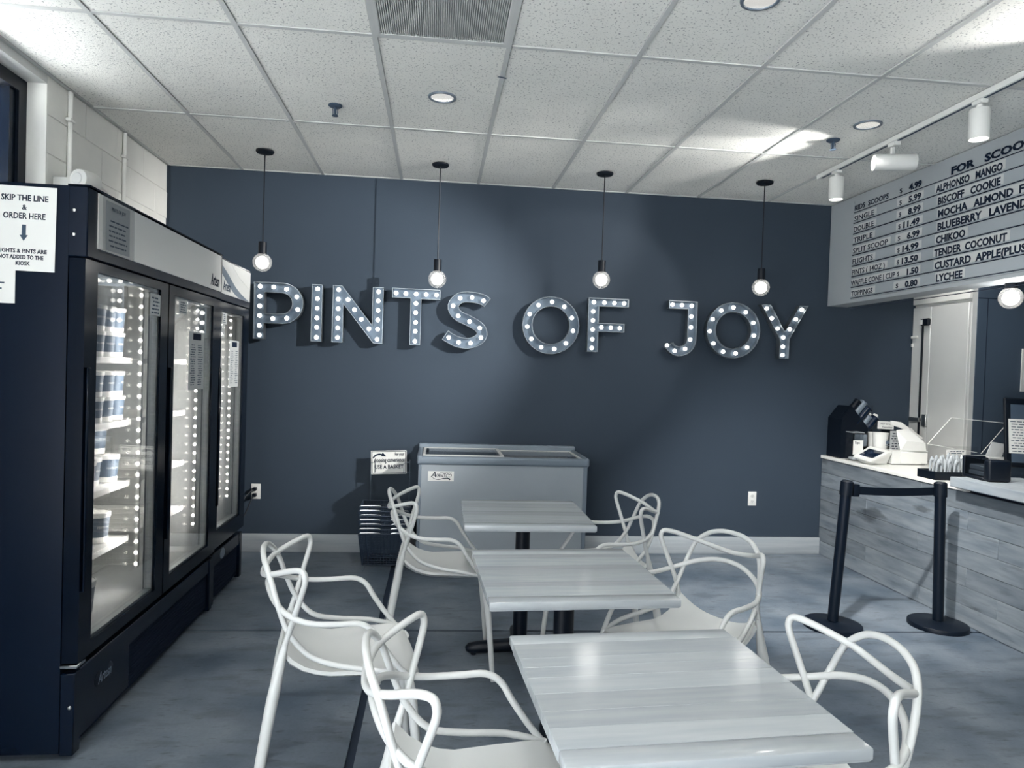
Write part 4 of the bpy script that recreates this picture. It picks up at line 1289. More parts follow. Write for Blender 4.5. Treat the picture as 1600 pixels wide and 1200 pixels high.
obj('handwriting', letters([('HOT Server', 0.025, 0.036, dict(size=0.022, width=0.095, shear=0.2)), ('Favorites', 0.04, 0.009, dict(size=0.022, width=0.09, shear=0.2))], Fc @ Matrix.Translation((0, 0, 0.0024))), 'ink', t, smooth=0)
# faceted register, tablet and payment terminal
t = thing('register_stand', 'white faceted register stand on the cash drawer', 'register', (3.70, 5.1, 0.962))
bmq = bmesh.new()
pts = [(3.60, 5.055, 0.963), (3.80, 5.03, 0.963), (3.80, 5.24, 0.963), (3.79, 5.22, 0.963), (3.59, 5.10, 1.118), (3.705, 5.12, 1.132), (3.79, 5.2, 1.13), (3.70, 5.12, 1.13), (3.635, 5.035, 1.04), (3.775, 5.02, 1.03)]
for p in pts:
    bmq.verts.new(p)
bmesh.ops.convex_hull(bmq, input=bmq.verts[:])
obj('stand', MB().from_bm(bmq), 'white_metal', t, smooth=0)
obj('tablet_back', MB().prism([[(3.627, 1.152), (3.627, 1.184), (3.712, 1.174), (3.905, 1.052), (3.893, 1.043), (3.73, 1.12)]], 5.215, 5.23, 'y'), 'white_print', t, smooth=0)
t = thing('cash_drawer', 'long white cash drawer under the faceted register', 'cash drawer', (3.67, 5.15, CT))
obj('body', MB().prism([[(3.531, 5.055), (3.83, 5.055), (3.83, 5.36), (3.71, 5.36), (3.71, 5.14), (3.531, 5.14)]], CT + 0.006, 0.961, 'z'), 'white_metal', t)
obj('drawer_front', MB().bbox((3.60, 5.050, CT + 0.012), (3.825, 5.0555, 0.952), 0.002, 1), 'white_print', t)
obj('foot', MB().box((3.54, 5.07, CT), (3.82, 5.13, CT + 0.006)).box((3.72, 5.13, CT), (3.82, 5.35, CT + 0.006)), 'black', t, smooth=0)
t = thing('payment_terminal', 'white payment terminal with a tilted black screen', 'payment terminal', (3.42, 5.14, CT))
bmq = bmesh.new()
q4 = [Vector(p) for p in ((3.262, 5.13, 0.907), (3.316, 4.98, 0.888), (3.520, 5.04, 0.957), (3.477, 5.25, 0.974))]
for p in q4:
    bmq.verts.new(p)
    bmq.verts.new((p.x, p.y, p.z - 0.012))
for p in ((3.33, 5.11, CT), (3.36, 5.03, CT), (3.50, 5.07, CT), (3.47, 5.22, CT)):
    bmq.verts.new(p)
bmesh.ops.convex_hull(bmq, input=bmq.verts[:])
obj('body', MB().from_bm(bmq), 'white_metal', t, smooth=0)
nn = (q4[1] - q4[0]).cross(q4[3] - q4[0]).normalized()


def on_q(u, v):
    return (q4[0] * (1 - u) + q4[1] * u) * (1 - v) + (q4[3] * (1 - u) + q4[2] * u) * v + nn * 0.0012


o4 = [on_q(0.14, 0.16), on_q(0.86, 0.16), on_q(0.86, 0.78), on_q(0.14, 0.78)]
obj('screen', MB().add(o4 + [p + nn * 0.0015 for p in o4], [(3, 2, 1, 0), (4, 5, 6, 7), (0, 1, 5, 4), (1, 2, 6, 5), (2, 3, 7, 6), (3, 0, 4, 7)]), 'screen', t, smooth=0)

# sneeze guard
t = thing('sneeze_guard', 'clear acrylic sneeze guard with cut corner on the counter', 'sneeze guard', (3.62, 4.5, CT))
gl = [(3.405, 1.071), (3.574, 1.257), (3.98, 1.23), (3.98, 1.2), (3.812, 1.012), (3.78, 1.018)]
obj('panel', MB().prism([gl], 4.497, 4.503, 'y'), 'acrylic', t, smooth=0)
obj('edge', MB().tube([(3.405, 4.5, 1.071), (3.574, 4.5, 1.257)], 0.0024, 6).tube([(3.574, 4.5, 1.257), (3.98, 4.5, 1.23)], 0.0024, 6).tube([(3.98, 4.5, 1.204), (3.81, 4.5, 1.011)], 0.0024, 6).tube([(3.405, 4.5, 1.071), (3.78, 4.5, 1.018)], 0.0024, 6), 'white_print', t)
obj('front_rail', MB().box((3.405, 4.49, 0.93), (3.78, 4.495, 1.06)).box((3.405, 4.49, CT), (3.412, 4.56, 0.93)).box((3.773, 4.49, CT), (3.78, 4.56, 0.93)), 'acrylic', t, smooth=0)
obj('notice_strip', MB().box((3.537, 4.484, 1.0), (3.68, 4.488, 1.035)), 'paper', t, smooth=0)
obj('print', scribble_lines(frame((3.54, 4.4835, 1.004), (1, 0, 0), (0, 0, 1)), 0.004, 0.135, [0.004, 0.018], 0.005, 71), 'ink_soft', t, smooth=0)

# tray with clear wrapped spoons
t = thing('spoon_tray', 'dark low tray holding clear wrapped spoons beside the napkin box', 'tray', (3.43, 4.36, CT))
open_box('tray', 3.30, 3.575, 4.28, 4.45, CT, CT + 0.055, 'black', t, 0.008)
obj('cup_rack', MB().bbox((3.36, 4.30, CT + 0.008), (3.565, 4.43, CT + 0.04), 0.012, 2), 'wrap', t)
rnd = random.Random(9)
ordk = ['first', 'second', 'third', 'fourth', 'fifth', 'sixth', 'seventh', 'eighth', 'ninth', 'tenth', 'last']
for k in range(22):
    bx, by = 3.345 + 0.215 * ((k % 11) / 10) + rnd.uniform(-0.008, 0.008), 4.33 + 0.07 * (k // 11) + rnd.uniform(-0.012, 0.012)
    h_ = rnd.uniform(0.085, 0.125)
    tp = Vector((bx + rnd.uniform(-0.02, 0.02), by + rnd.uniform(-0.01, 0.01), CT + 0.045 + h_))
    s = obj('wrapped_spoon', MB().tube([(bx, by, CT + 0.045), ((bx + tp.x) / 2, by, CT + 0.06 + h_ * 0.45), (tp.x, tp.y, tp.z - 0.02), tp], [0.006, 0.009, 0.013, 0.004], 8), 'wrap', None, loc=(bx, by, CT + 0.045))
    tag(s, 'clear wrapped spoon in the dark tray, %s from the wall end, %s row' % (ordk[k % 11], ('front', 'rear')[k // 11]), 'spoon', 'wrapped spoons in the tray')
t = obj('card_stack', MB().bbox((3.46, 4.225, CT), (3.57, 4.272, CT + 0.024), 0.002, 1), 'white_print', None, loc=(3.51, 4.25, CT))
tag(t, 'small white stack of cards in front of the spoon tray', 'cards')

# napkin dispenser
LG = 0.915
t = thing('napkin_dispenser', 'black napkin dispenser with a clear smoky window', 'napkin dispenser', (3.37, 3.92, LG))
x0, x1, y0_, y1_ = 3.335, 3.46, 3.76, 3.97
# the window faces the room, the solid black end faces the camera
Mn = frame((3.279, 3.805, LG), (1, -0.10, 0), (0.10, 1, 0))
obj('end_cap', MB().bbox((0.0, 0.0, 0.0), (0.14, 0.055, 0.132), 0.016, 3, Mn), 'black', t)
obj('end_cap', MB().bbox((0.0, 0.225, 0.0), (0.14, 0.25, 0.134), 0.010, 3, Mn), 'black', t)
obj('base', MB().bbox((0.002, 0.05, 0.0), (0.138, 0.23, 0.022), 0.006, 1, Mn), 'black', t)
obj('napkins', MB().bbox((0.02, 0.07, 0.022), (0.12, 0.215, 0.052), 0.006, 1, Mn).bbox((0.022, 0.072, 0.054), (0.118, 0.212, 0.086), 0.006, 1, Mn), 'swoosh', t)
obj('window', MB().box((0.004, 0.05, 0.022), (0.007, 0.228, 0.126), Mn).box((0.007, 0.05, 0.123), (0.133, 0.228, 0.126), Mn).box((0.133, 0.05, 0.022), (0.136, 0.228, 0.126), Mn), 'smoky', t, smooth=0)

# receipt paper and kiosk tablet
t = thing('receipt_paper', 'curled white receipt slip between the sneeze guard and the kiosk', 'paper', (3.74, 4.26, 0.852))
pts2 = [(3.664, 1.02), (3.70, 1.05), (3.712, 1.112)]
obj('slip', MB().add([(3.63, 4.28, 1.012), (3.655, 4.27, 1.03), (3.70, 4.28, 1.115), (3.806, 4.28, 1.10), (3.765, 4.27, 1.012), (3.70, 4.265, 1.01), (3.63, 4.284, 1.012), (3.655, 4.274, 1.03), (3.70, 4.284, 1.115), (3.806, 4.284, 1.10), (3.765, 4.274, 1.012), (3.70, 4.269, 1.01)], [(0, 1, 5), (1, 2, 3, 4, 5), (6, 11, 7), (7, 11, 10, 9, 8), (0, 6, 7, 1), (1, 7, 8, 2), (2, 8, 9, 3), (3, 9, 10, 4), (4, 10, 11, 5), (5, 11, 6, 0)]), 'paper_grey', t, smooth=0)
obj('printer', MB().bbox((3.62, 4.26, CT), (3.80, 4.38, 1.015), 0.008, 2), 'vent', t)
t = thing('order_kiosk', 'black framed kiosk tablet with a handwritten sheet taped on it', 'kiosk', (3.85, 4.10, 0.852))
xk = Vector((1, -0.10, -0.02)).normalized()
yk = Vector((0.19, 0.10, 1)).normalized()
Fk = frame((3.676, 4.13, 0.968), xk, yk) @ Matrix.Scale(1.062, 4)
bmk = MB().bbox((0, 0, -0.02), (0.36, 0.425, 0.0), 0.014, 3, Fk)
obj('bezel', bmk, 'black', t)
obj('screen', MB().box((0.035, 0.03, 0.0), (0.325, 0.385, 0.002), Fk), 'cooler_dark', t, smooth=0)
obj('stand', MB().cyl((3.86, 4.10, 0.855), (3.88, 4.12, 1.10), 0.02, n=12).lathe([(0.0, 0.01), (0.08, 0.008), (0.085, 0.0)], 22, Matrix.Translation((3.86, 4.10, 0.8525))), 'black', t)
sh = obj('sheet', MB().box((0.0, 0.09, 0.003), (0.155, 0.30, 0.004), Fk @ Matrix.Translation((0.018, -0.005, 0.0))), 'paper', t, smooth=0)
obj('handwriting', scribble_lines(Fk @ Matrix.Translation((0.018, -0.005, 0.0042)), 0.01, 0.15, [0.10 + 0.0165 * k for k in range(12)], 0.005, 81, (0.012, 0.04)), 'ink_soft', sh, smooth=0)
t = obj('paper_stack', MB().bbox((3.575, 3.60, LG), (3.70, 3.82, LG + 0.045), 0.004, 1), 'paper', None, loc=(3.63, 3.7, LG))
tag(t, 'white paper stack on the wood ledge under the kiosk', 'paper stack')

# ------------------------------------------------------------------ stanchions and belt


def stanchion(bx, by, tx, ty, label):
    t = thing('stanchion', label, 'stanchion', (bx, by, 0), group='belt stanchions')
    obj('base', MB().lathe([(0.0, 0.036), (0.04, 0.036), (0.05, 0.032), (0.155, 0.029), (0.165, 0.026), (0.168, 0.021), (0.168, 0.0), (0.0, 0.0)], 40, Matrix.Translation((bx, by, 0))), 'black_metal', t)
    b0, b1 = Vector((bx, by, 0.04)), Vector((tx, ty, 0.872))
    obj('post', MB().cyl(b0, b1, 0.031, n=24), 'black_metal', t)
    ax = (b1 - b0).normalized()
    obj('head', MB().cyl(b1 - ax * 0.07, b1 + ax * 0.012, 0.037, n=24).cyl(b1 + ax * 0.012, b1 + ax * 0.02, 0.034, 0.026, n=24), 'black', t)
    return b1


h1 = stanchion(2.425, 3.955, 2.478, 3.95, 'black belt stanchion farther from the planked counter')
h2 = stanchion(3.108, 3.95, 3.082, 3.945, 'black belt stanchion close to the planked counter')
t = thing('queue_belt', 'black retractable belt stretched between the two stanchions', 'belt', (2.78, 3.93, 0.83))
bl = MB()
N_ = 12
vs, fs = [], []
for i in range(N_ + 1):
    u = i / N_
    x = 2.53 + (3.045 - 2.53) * u
    y = 3.952
    zc = 0.832 - 0.008 * math.sin(PI * u)
    for dy in (0.0, 0.003):
        vs += [(x, y + dy, zc - 0.024), (x, y + dy, zc + 0.024)]
for i in range(N_):
    a = 4 * i
    fs += [(a, a + 4, a + 5, a + 1), (a + 2, a + 3, a + 7, a + 6), (a + 1, a + 5, a + 7, a + 3), (a, a + 2, a + 6, a + 4)]
bl.add(vs, fs)
obj('strap', bl, 'black', t, smooth=0)
obj('belt_clip', MB().bbox((2.512, 3.936, 0.795), (2.555, 3.968, 0.87), 0.006, 2), 'black', t)

# ------------------------------------------------------------------ chest freezer
t = thing('chest_freezer', 'low chest freezer with sliding glass top against the back wall', 'freezer', (0.51, 5.33, 0))
x0, x1, y0_, y1_ = -0.112, 1.128, 5.055, 5.625
obj('body', MB().box((x0, y0_, 0.07), (x1, y1_, 0.10)).box((x0, y0_, 0.10), (x1, y0_ + 0.05, 0.80)).box((x0, y1_ - 0.05, 0.10), (x1, y1_, 0.80)).box((x0, y0_ + 0.05, 0.10), (x0 + 0.05, y1_ - 0.05, 0.80)).box((x1 - 0.05, y0_ + 0.05, 0.10), (x1, y1_ - 0.05, 0.80)), 'chest_trim', t, smooth=0)
obj('front_panel', MB().bbox((-0.090, y0_ - 0.006, 0.10), (1.098, y0_, 0.792), 0.002, 1), 'chest_panel', t)
obj('corner_trim', MB().bbox((x0, y0_ - 0.009, 0.08), (-0.09, y0_ + 0.01, 0.80), 0.004, 1), 'chest_trim', t)
obj('corner_trim', MB().bbox((1.098, y0_ - 0.009, 0.08), (x1, y0_ + 0.01, 0.80), 0.004, 1), 'chest_trim', t)
tf = MB()


def chest_bar(lo, hi, rz0, rz1, b=0.014):
    return MB().bbox(lo, hi, b, 3)


obj('top_frame', MB().bbox((-0.125, 5.035, 0.79), (1.14, 5.10, 0.850), 0.018, 4).bbox((-0.125, 5.035, 0.79), (-0.085, 5.64, 0.856), 0.016, 4).bbox((1.10, 5.035, 0.79), (1.14, 5.64, 0.856), 0.016, 4).bbox((-0.125, 5.585, 0.79), (1.14, 5.64, 0.885), 0.012, 3), 'chest_trim', t)
lid1 = obj('sliding_lid', MB().prism([[(-0.083, 5.10), (0.51, 5.10), (0.51, 5.585), (-0.083, 5.585)], [(-0.065, 5.118), (0.485, 5.118), (0.485, 5.567), (-0.065, 5.567)]], 0.848, 0.856, 'z'), 'vent', t, smooth=0)
obj('lid_glass', MB().box((-0.065, 5.118, 0.850), (0.485, 5.567, 0.854)), 'glass', lid1, smooth=0)
lid2 = obj('sliding_lid', MB().prism([[(0.48, 5.10), (1.098, 5.10), (1.098, 5.585), (0.48, 5.585)], [(0.505, 5.118), (1.08, 5.118), (1.08, 5.567), (0.505, 5.567)]], 0.837, 0.846, 'z'), 'vent', t, smooth=0)
obj('lid_glass', MB().box((0.505, 5.118, 0.839), (1.08, 5.567, 0.843)), 'glass', lid2, smooth=0)
obj('lid_handle', MB().bbox((-0.06, 5.25, 0.856), (-0.04, 5.38, 0.872), 0.004, 1), 'black', lid1)
obj('inner_liner', MB().box((x0 + 0.05, y1_ - 0.053, 0.10), (x1 - 0.05, y1_ - 0.05, 0.80)).box((x0 + 0.05, y0_ + 0.05, 0.10), (x1 - 0.05, y1_ - 0.05, 0.103)), 'white_metal', t, smooth=0)
for cx_ in (x0 + 0.08, x1 - 0.08):
    for cy_ in (y0_ + 0.08, y1_ - 0.08):
        obj('caster', MB().cyl((cx_ - 0.012, cy_, 0.03), (cx_ + 0.012, cy_, 0.03), 0.03, n=16).cyl((cx_, cy_, 0.03), (cx_, cy_, 0.075), 0.008, n=8), 'black', t)
Fa = frame((-0.041, y0_ - 0.0068, 0.672), (1, 0, 0), (0, 0, 1))
bd = obj('badge', MB().box((0, 0, 0), (0.186, 0.072, 0.0016), Fa), 'white_print', t, smooth=0)
mbx = letters([('A', 0.018, 0.028, dict(size=0.06, width=0.04, height=0.04, shear=0.3, bold=0.0006)), ('VANTCO', 0.052, 0.028, dict(size=0.04, width=0.118, height=0.027, shear=0.25, bold=0.0004)), ('REFRIGERATION', 0.088, 0.059, dict(size=0.009, width=0.082, height=0.006))], Fa @ Matrix.Translation((0, 0, 0.0022)))
mbx2 = place(MB().tube([(p.x, p.y, 0.0024) for p in smooth_path([(0.03, 0.03, 0), (0.045, 0.018, 0), (0.075, 0.012, 0), (0.11, 0.02, 0), (0.14, 0.022, 0), (0.158, 0.016, 0), (0.15, 0.010, 0)], 5)], [0.0012 + 0.003 * (i / 30) for i in range(31)], 6, squash=0.3), Fa)
mbx.add(mbx2.v, mbx2.f)
obj('badge_lettering', mbx, 'ink', bd, smooth=0)

# ------------------------------------------------------------------ shopping baskets and sign stand


def basket_mb():
    """Open tapered basket 0.37 x 0.26 x 0.235 at the origin: floor, ribs and walls of bars."""
    mb = MB()
    W0, D0, W1, D1, Hh = 0.155, 0.105, 0.185, 0.13, 0.235
    mb.box((-W0, -D0, 0.0), (W0, D0, 0.005))

    def at(sx, sy, u):
        return Vector((sx * (W0 + (W1 - W0) * u), sy * (D0 + (D1 - D0) * u), Hh * u))
    for k in range(15):
        q = -1 + 2 * k / 14
        for s in (-1, 1):
            mb.tube([at(q, s, 0), at(q, s, 1)], 0.0022, 4, caps=False)
    for k in range(11):
        q = -1 + 2 * k / 10
        for s in (-1, 1):
            mb.tube([at(s, q, 0), at(s, q, 1)], 0.0022, 4, caps=False)
    for k in range(13):
        u = k / 12
        mb.tube([at(-1, -1, u), at(1, -1, u), at(1, 1, u), at(-1, 1, u)], 0.0022, 4, closed=True)
    for s in (-1, 1):
        for q in (-0.72, 0.72):
            mb.tube([at(q, s, 0), at(q, s, 1)], 0.005, 6)
            mb.tube([at(s, q, 0), at(s, q, 1)], 0.005, 6)
    for sx in (-1, 1):
        for sy in (-1, 1):
            mb.tube([at(sx, sy, 0), at(sx, sy, 1)], 0.006, 6)
    return mb, W1, D1, Hh


bmb, W1, D1, Hh = basket_mb()
bx, by = -0.352, 5.335
bk0 = None
bo = ['lowest', 'second from the floor', 'third from the floor', 'fourth from the floor', 'fifth from the floor', 'sixth from the floor', 'topmost']
for i in range(7):
    zz = 0.0095 + i * 0.0335
    lb_ = 'dark wire-look shopping basket in the nested stack by the wall, ' + bo[i]
    off = ((i * 37) % 5 - 2) * 0.002
    if bk0 is None:
        bk0 = thing('shopping_basket', lb_, 'basket', (bx, by, zz), group='nested shopping baskets')
        Mb = Matrix.Translation((bx, by, zz))
        obj('body', place(bmb, Mb), 'basket', bk0)
        obj('rim', MB().tube([Mb @ Vector(p) for p in ((-W1, -D1, Hh), (W1, -D1, Hh), (W1, D1, Hh), (-W1, D1, Hh))], 0.006, 6, closed=True), 'basket', bk0)
        obj('handle', MB().tube([Mb @ Vector(p) for p in smooth_path([(-W1 + 0.01, -D1 - 0.004, Hh), (-W1 + 0.015, -D1 - 0.007, Hh + 0.012), (-0.04, -D1 - 0.007, Hh + 0.012), (-0.035, -D1 - 0.004, Hh)], 3)], 0.0028, 6), 'chrome', bk0)
        obj('handle', MB().tube([Mb @ Vector(p) for p in smooth_path([(W1 - 0.01, -D1 - 0.004, Hh), (W1 - 0.015, -D1 - 0.007, Hh + 0.012), (0.06, -D1 - 0.007, Hh + 0.012), (0.055, -D1 - 0.004, Hh)], 3)], 0.0028, 6), 'chrome', bk0)
    else:
        dup(bk0, (bx + off, by, zz), 0.0, lb_, 'nested shopping baskets')
t = thing('basket_sign_stand', 'tall wire stand holding a tilted USE A BASKET sign', 'sign', (-0.335, 5.2, 0))
ys_ = 5.53
obj('wire_frame', MB().tube([(-0.49, ys_, 0.0), (-0.49, ys_, 0.76)], 0.004, 6).tube([(-0.19, ys_, 0.0), (-0.19, ys_, 0.76)], 0.004, 6).tube([(-0.495, ys_, 0.662), (-0.40, ys_, 0.662)], 0.003, 6).tube([(-0.23, ys_, 0.662), (-0.185, ys_, 0.662)], 0.003, 6).tube([(-0.49, ys_ - 0.012, 0.66), (-0.49, ys_ - 0.012, 0.735), (-0.455, ys_ - 0.012, 0.735), (-0.455, ys_ - 0.012, 0.66)], 0.0025, 6).tube([(-0.235, ys_ - 0.012, 0.66), (-0.235, ys_ - 0.012, 0.735), (-0.19, ys_ - 0.012, 0.735), (-0.19, ys_ - 0.012, 0.66)], 0.0025, 6).tube([(-0.49, ys_, 0.004), (-0.49, 5.1, 0.004)], 0.004, 6).tube([(-0.19, ys_, 0.004), (-0.19, 5.1, 0.004)], 0.004, 6).tube([(-0.49, ys_, 0.74), (-0.19, ys_, 0.74)], 0.003, 6), 'wire', t)
Fs = frame((-0.487, ys_ - 0.006, 0.640), (1, 0, 0.035), (-0.035, 0, 1))
sg = obj('sign_panel', MB().bbox((0, 0, -0.004), (0.275, 0.185, 0.0), 0.001, 1, Fs), 'paper', t)
obj('sign_border', place(MB().prism([[(0.006, 0.006), (0.269, 0.006), (0.269, 0.179), (0.006, 0.179)], [(0.010, 0.010), (0.265, 0.010), (0.265, 0.175), (0.010, 0.175)]], 0.0002, 0.0008, 'z'), Fs), 'ink', sg, smooth=0)
for it in [('For your', 0.185, 0.145, dict(size=0.04, width=0.072, height=0.025, bold=0.0008)), ('shopping convenience', 0.022, 0.095, dict(size=0.045, width=0.238, height=0.034, bold=0.001)), ('USE A BASKET', 0.028, 0.044, dict(size=0.045, width=0.222, height=0.03, bold=0.001))]:
    obj('line_of_lettering', letters([it], Fs @ Matrix.Translation((0, 0, 0.001))), 'ink', sg, smooth=0)
arr = [(p.x, p.y) for p in smooth_path([(0.012, 0.132, 0), (0.03, 0.152, 0), (0.06, 0.163, 0), (0.085, 0.160, 0)], 4)] + [(0.090, 0.171), (0.118, 0.140), (0.076, 0.141), (0.082, 0.149)] + [(p.x, p.y) for p in smooth_path([(0.075, 0.150, 0), (0.05, 0.148, 0), (0.03, 0.136, 0), (0.02, 0.122, 0)], 4)]
obj('sign_arrow', place(MB().prism([arr], 0.0004, 0.0014, 'z'), Fs), 'ink', sg, smooth=0)

# ------------------------------------------------------------------ chairs


def seat_mb():
    nu, nv = 14, 12

    def interp(tab, u):
        for (a, va), (b, vb) in zip(tab, tab[1:]):
            if u <= b:
                s = (u - a) / (b - a)
                s = s * s * (3 - 2 * s) if False else s
                return va + (vb - va) * s
        return tab[-1][1]
    xt = [(0, 0.206), (0.05, 0.214), (0.12, 0.202), (0.25, 0.150), (0.5, 0.03), (0.75, -0.10), (0.9, -0.19), (1, -0.245)]
    zc = [(0, 0.436), (0.05, 0.453), (0.12, 0.468), (0.25, 0.470), (0.5, 0.462), (0.75, 0.466), (0.9, 0.495), (1, 0.540)]
    ze = [(0, 0.462), (0.05, 0.478), (0.12, 0.494), (0.25, 0.506), (0.5, 0.508), (0.75, 0.507), (0.9, 0.536), (1, 0.592)]
    wt = [(0, 0.178), (0.05, 0.192), (0.12, 0.207), (0.25, 0.214), (0.5, 0.200), (0.75, 0.186), (0.9, 0.187), (1, 0.184)]
    top, bot = [], []
    for i in range(nu + 1):
        u = i / nu
        for j in range(nv + 1):
            v_ = -1 + 2 * j / nv
            q = abs(v_) ** 2.6
            x = interp(xt, u) - 0.03 * q * max(0, 1 - u * 3) + 0.012 * q * max(0, u - 0.8) * 5
            z = interp(zc, u) * (1 - q) + interp(ze, u) * q
            top.append(Vector((x, v_ * interp(wt, u), z)))
    nvv = nv + 1
    for i in range(nu + 1):
        for j in range(nvv):
            p = top[i * nvv + j]
            a = top[max(i - 1, 0) * nvv + j] - top[min(i + 1, nu) * nvv + j]
            b = top[i * nvv + min(j + 1, nv)] - top[i * nvv + max(j - 1, 0)]
            n = a.cross(b).normalized()
            if n.z < 0:
                n = -n
            bot.append(p - n * 0.012)
    n0 = len(top)
    fs = []
    for i in range(nu):
        for j in range(nv):
            a = i * nvv + j
            q = (a, a + 1, a + nvv + 1, a + nvv)
            fs += [q, tuple(k + n0 for k in reversed(q))]
    ring = [j for j in range(nvv)] + [i * nvv + nv for i in range(1, nu + 1)] + [nu * nvv + j for j in range(nv - 1, -1, -1)] + [i * nvv for i in range(nu - 1, 0, -1)]
    for k in range(len(ring)):
        a, b = ring[k], ring[(k + 1) % len(ring)]
        fs.append((a, b, b + n0, a + n0))
    return MB().add(top + bot, fs)


def mirror_path(half):
    return [(x, y, z) for x, y, z in half] + [(x, -y, z) for x, y, z in reversed(half[:-1])]


def chair_proto(label):
    t = thing('bistro_chair', label, 'chair', (0, 0, 0), group='white bistro chairs')
    obj('seat', seat_mb(), 'white_plastic', t, smooth=60)
    loop = mirror_path([(-0.262, 0.197, 0.44), (-0.245, 0.194, 0.53), (-0.215, 0.192, 0.63), (-0.19, 0.214, 0.72), (-0.168, 0.238, 0.80), (-0.166, 0.243, 0.830), (-0.176, 0.234, 0.846), (-0.205, 0.205, 0.842), (-0.252, 0.165, 0.824), (-0.285, 0.125, 0.810), (-0.303, 0.065, 0.797), (-0.308, 0.0, 0.792)])
    obj('back_loop', MB().tube(smooth_path(loop, 4), 0.0095, 10), 'white_plastic', t, smooth=60)
    arch = mirror_path([(0.165, 0.222, 0.495), (0.06, 0.230, 0.519), (-0.06, 0.214, 0.537), (-0.15, 0.192, 0.567), (-0.212, 0.188, 0.64), (-0.246, 0.176, 0.72), (-0.274, 0.152, 0.803), (-0.296, 0.108, 0.847), (-0.306, 0.054, 0.866), (-0.309, 0.0, 0.870)])
    obj('back_arch', MB().tube(smooth_path(arch, 4), 0.0092, 10), 'white_plastic', t, smooth=60)
    rail = mirror_path([(0.168, 0.222, 0.485), (0.122, 0.238, 0.538), (0.078, 0.244, 0.60), (0.045, 0.245, 0.652), (0.002, 0.243, 0.677), (-0.07, 0.240, 0.678), (-0.15, 0.230, 0.682), (-0.215, 0.199, 0.700), (-0.258, 0.146, 0.727), (-0.284, 0.072, 0.750), (-0.292, 0.0, 0.757)])
    obj('arm_rail', MB().tube(smooth_path(rail, 4), 0.0095, 10), 'white_plastic', t, smooth=60)
    for s in (1, -1):
        obj('leg', MB().tube(smooth_path([(-0.222, s * 0.192, 0.60), (-0.243, s * 0.195, 0.50), (-0.262, s * 0.205, 0.40), (-0.292, s * 0.228, 0.20), (-0.32, s * 0.25, 0.0)], 3), [0.0095, 0.0115, 0.0145, 0.0172, 0.019, 0.0194, 0.019, 0.0185, 0.018, 0.0168, 0.0155, 0.014, 0.0125], 10), 'white_plastic', t, smooth=60)
        obj('leg', MB().tube(smooth_path([(0.160, s * 0.220, 0.50), (0.178, s * 0.222, 0.40), (0.20, s * 0.231, 0.20), (0.218, s * 0.245, 0.0)], 4), [0.0115, 0.0145, 0.0175, 0.018, 0.0175, 0.0165, 0.0155, 0.0148, 0.014, 0.0135, 0.013, 0.012, 0.011], 10), 'white_plastic', t, smooth=60)
    return t


CH = [(0.168, 1.600, 0.070, 'white woven-back plastic chair on the freezer side of the front table'),
      (-0.255, 2.455, 0.143, 'white woven-back plastic chair pulled out towards the freezer, all of its seat visible'),
      (0.090, 3.536, 0.004, 'white woven-back plastic chair in front of the shopping baskets'),
      (0.791, 1.560, 3.075, 'white woven-back plastic chair on the counter side of the front table'),
      (0.921, 2.508, 3.653, 'white woven-back plastic chair at the middle table, turned towards the camera'),
      (0.822, 3.463, 3.131, 'white woven-back plastic chair between the far table and the wall outlet')]
SHIFT = [(0.0, 0.0)] * 6
ch0 = chair_proto(CH[0][3])
ch0.location = (CH[0][0], CH[0][1], 0)
ch0.rotation_euler = (0, 0, CH[0][2])
for (x, y, a, l) in CH[1:]:
    dup(ch0, (x, y, 0), a, l, 'white bistro chairs')

# ------------------------------------------------------------------ tables


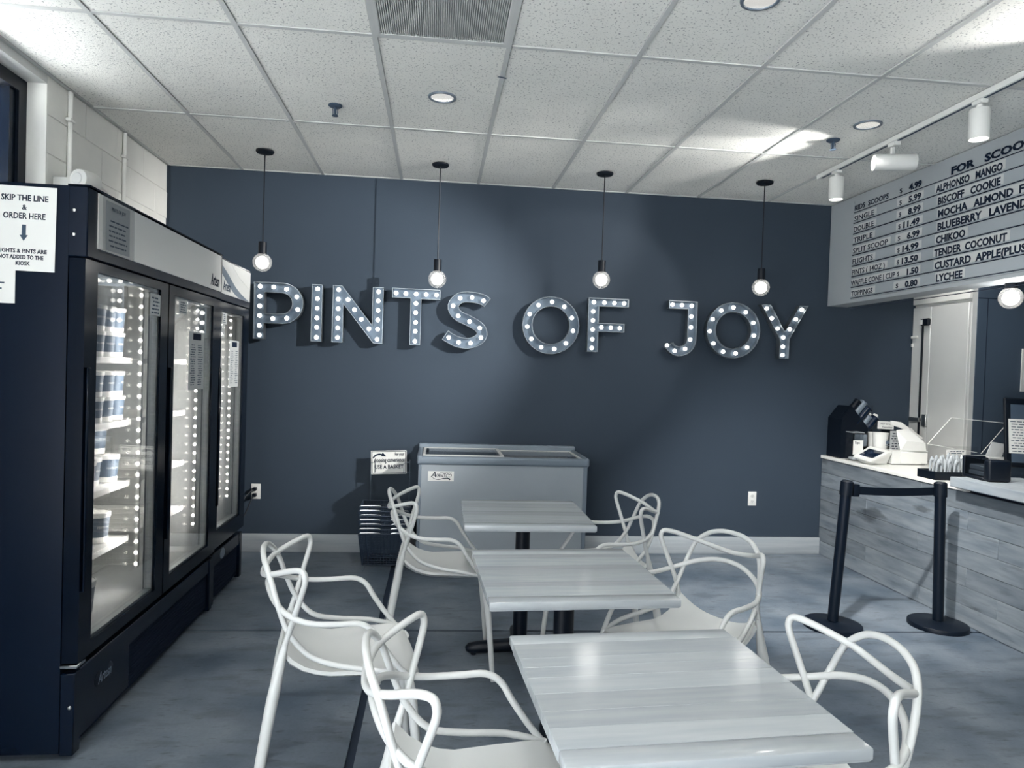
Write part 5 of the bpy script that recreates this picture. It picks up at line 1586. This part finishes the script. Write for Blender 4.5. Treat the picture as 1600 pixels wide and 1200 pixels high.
def table(cx, cy, rz, label, sx=0.64, sy=0.655, seed=1, col=0.0):
    t = thing('cafe_table', label, 'table', (cx, cy, 0), rz, group='square wood tables')
    Wt = WM[t.name]

    def put(mb, off=0.0):
        return place(mb, Wt @ Matrix.Translation((off, 0, 0)))
    top = obj('tabletop', put(MB().bbox((-sx / 2 + 0.002, -sy / 2 + 0.002, 0.7195), (sx / 2 - 0.002, sy / 2 - 0.002, 0.746), 0.006, 2)), 'wood_edge', t)
    rnd = random.Random(seed)
    w = [rnd.uniform(0.7, 1.3) for _ in range(9)]
    tot = sum(w)
    y = -sy / 2
    for k in range(9):
        h_ = w[k] / tot * sy
        obj('plank', put(MB().bbox((-sx / 2, y + 0.0003, 0.724), (sx / 2, y + h_ - 0.0003, 0.7505), 0.0045 if k in (0, 8) else 0.0005, 2 if k in (0, 8) else 1)), 'wood', top)
        y += h_
    obj('column', put(MB().cyl((0, 0, 0.03), (0, 0, 0.715), 0.038, n=24), col), 'black_metal', t)
    obj('mount_plate', put(MB().bbox((-0.12, -0.12, 0.709), (0.12, 0.12, 0.7195), 0.002, 1), col), 'black_metal', t)
    ft = MB()
    for k in range(4):
        a = k * PI / 2
        Mx = Matrix.Rotation(a, 4, 'Z')
        ft.prism([[(0, -0.03), (0.0, 0.03), (0.24, 0.026), (0.27, 0.018), (0.28, 0.0), (0.27, -0.018), (0.24, -0.026)]], 0.012, 0.03, 'z') if False else None
        pts = [Mx @ Vector(p) for p in ((0.02, 0, 0.05), (0.12, 0, 0.044), (0.22, 0, 0.038), (0.265, 0, 0.034), (0.282, 0, 0.03))]
        ft.tube(pts, [0.036, 0.034, 0.031, 0.026, 0.012], 12)
        gl_ = Mx @ Vector((0.24, 0, 0))
        ft.cyl((gl_.x, gl_.y, 0.0), (gl_.x, gl_.y, 0.02), 0.014, n=10)
    ft.cyl((0, 0, 0.02), (0, 0, 0.06), 0.05, 0.045, n=20)
    obj('cross_base', put(ft, col), 'black_metal', t)
    return t


table(0.562, 1.612, 0.060, 'square wood cafe table closest to the camera', seed=3, col=-0.06)
table(0.495, 2.530, 0.040, 'square wood cafe table in the middle with streaked reflections', seed=8)
table(0.474, 3.610, -0.010, 'square wood cafe table in front of the chest freezer', seed=12)
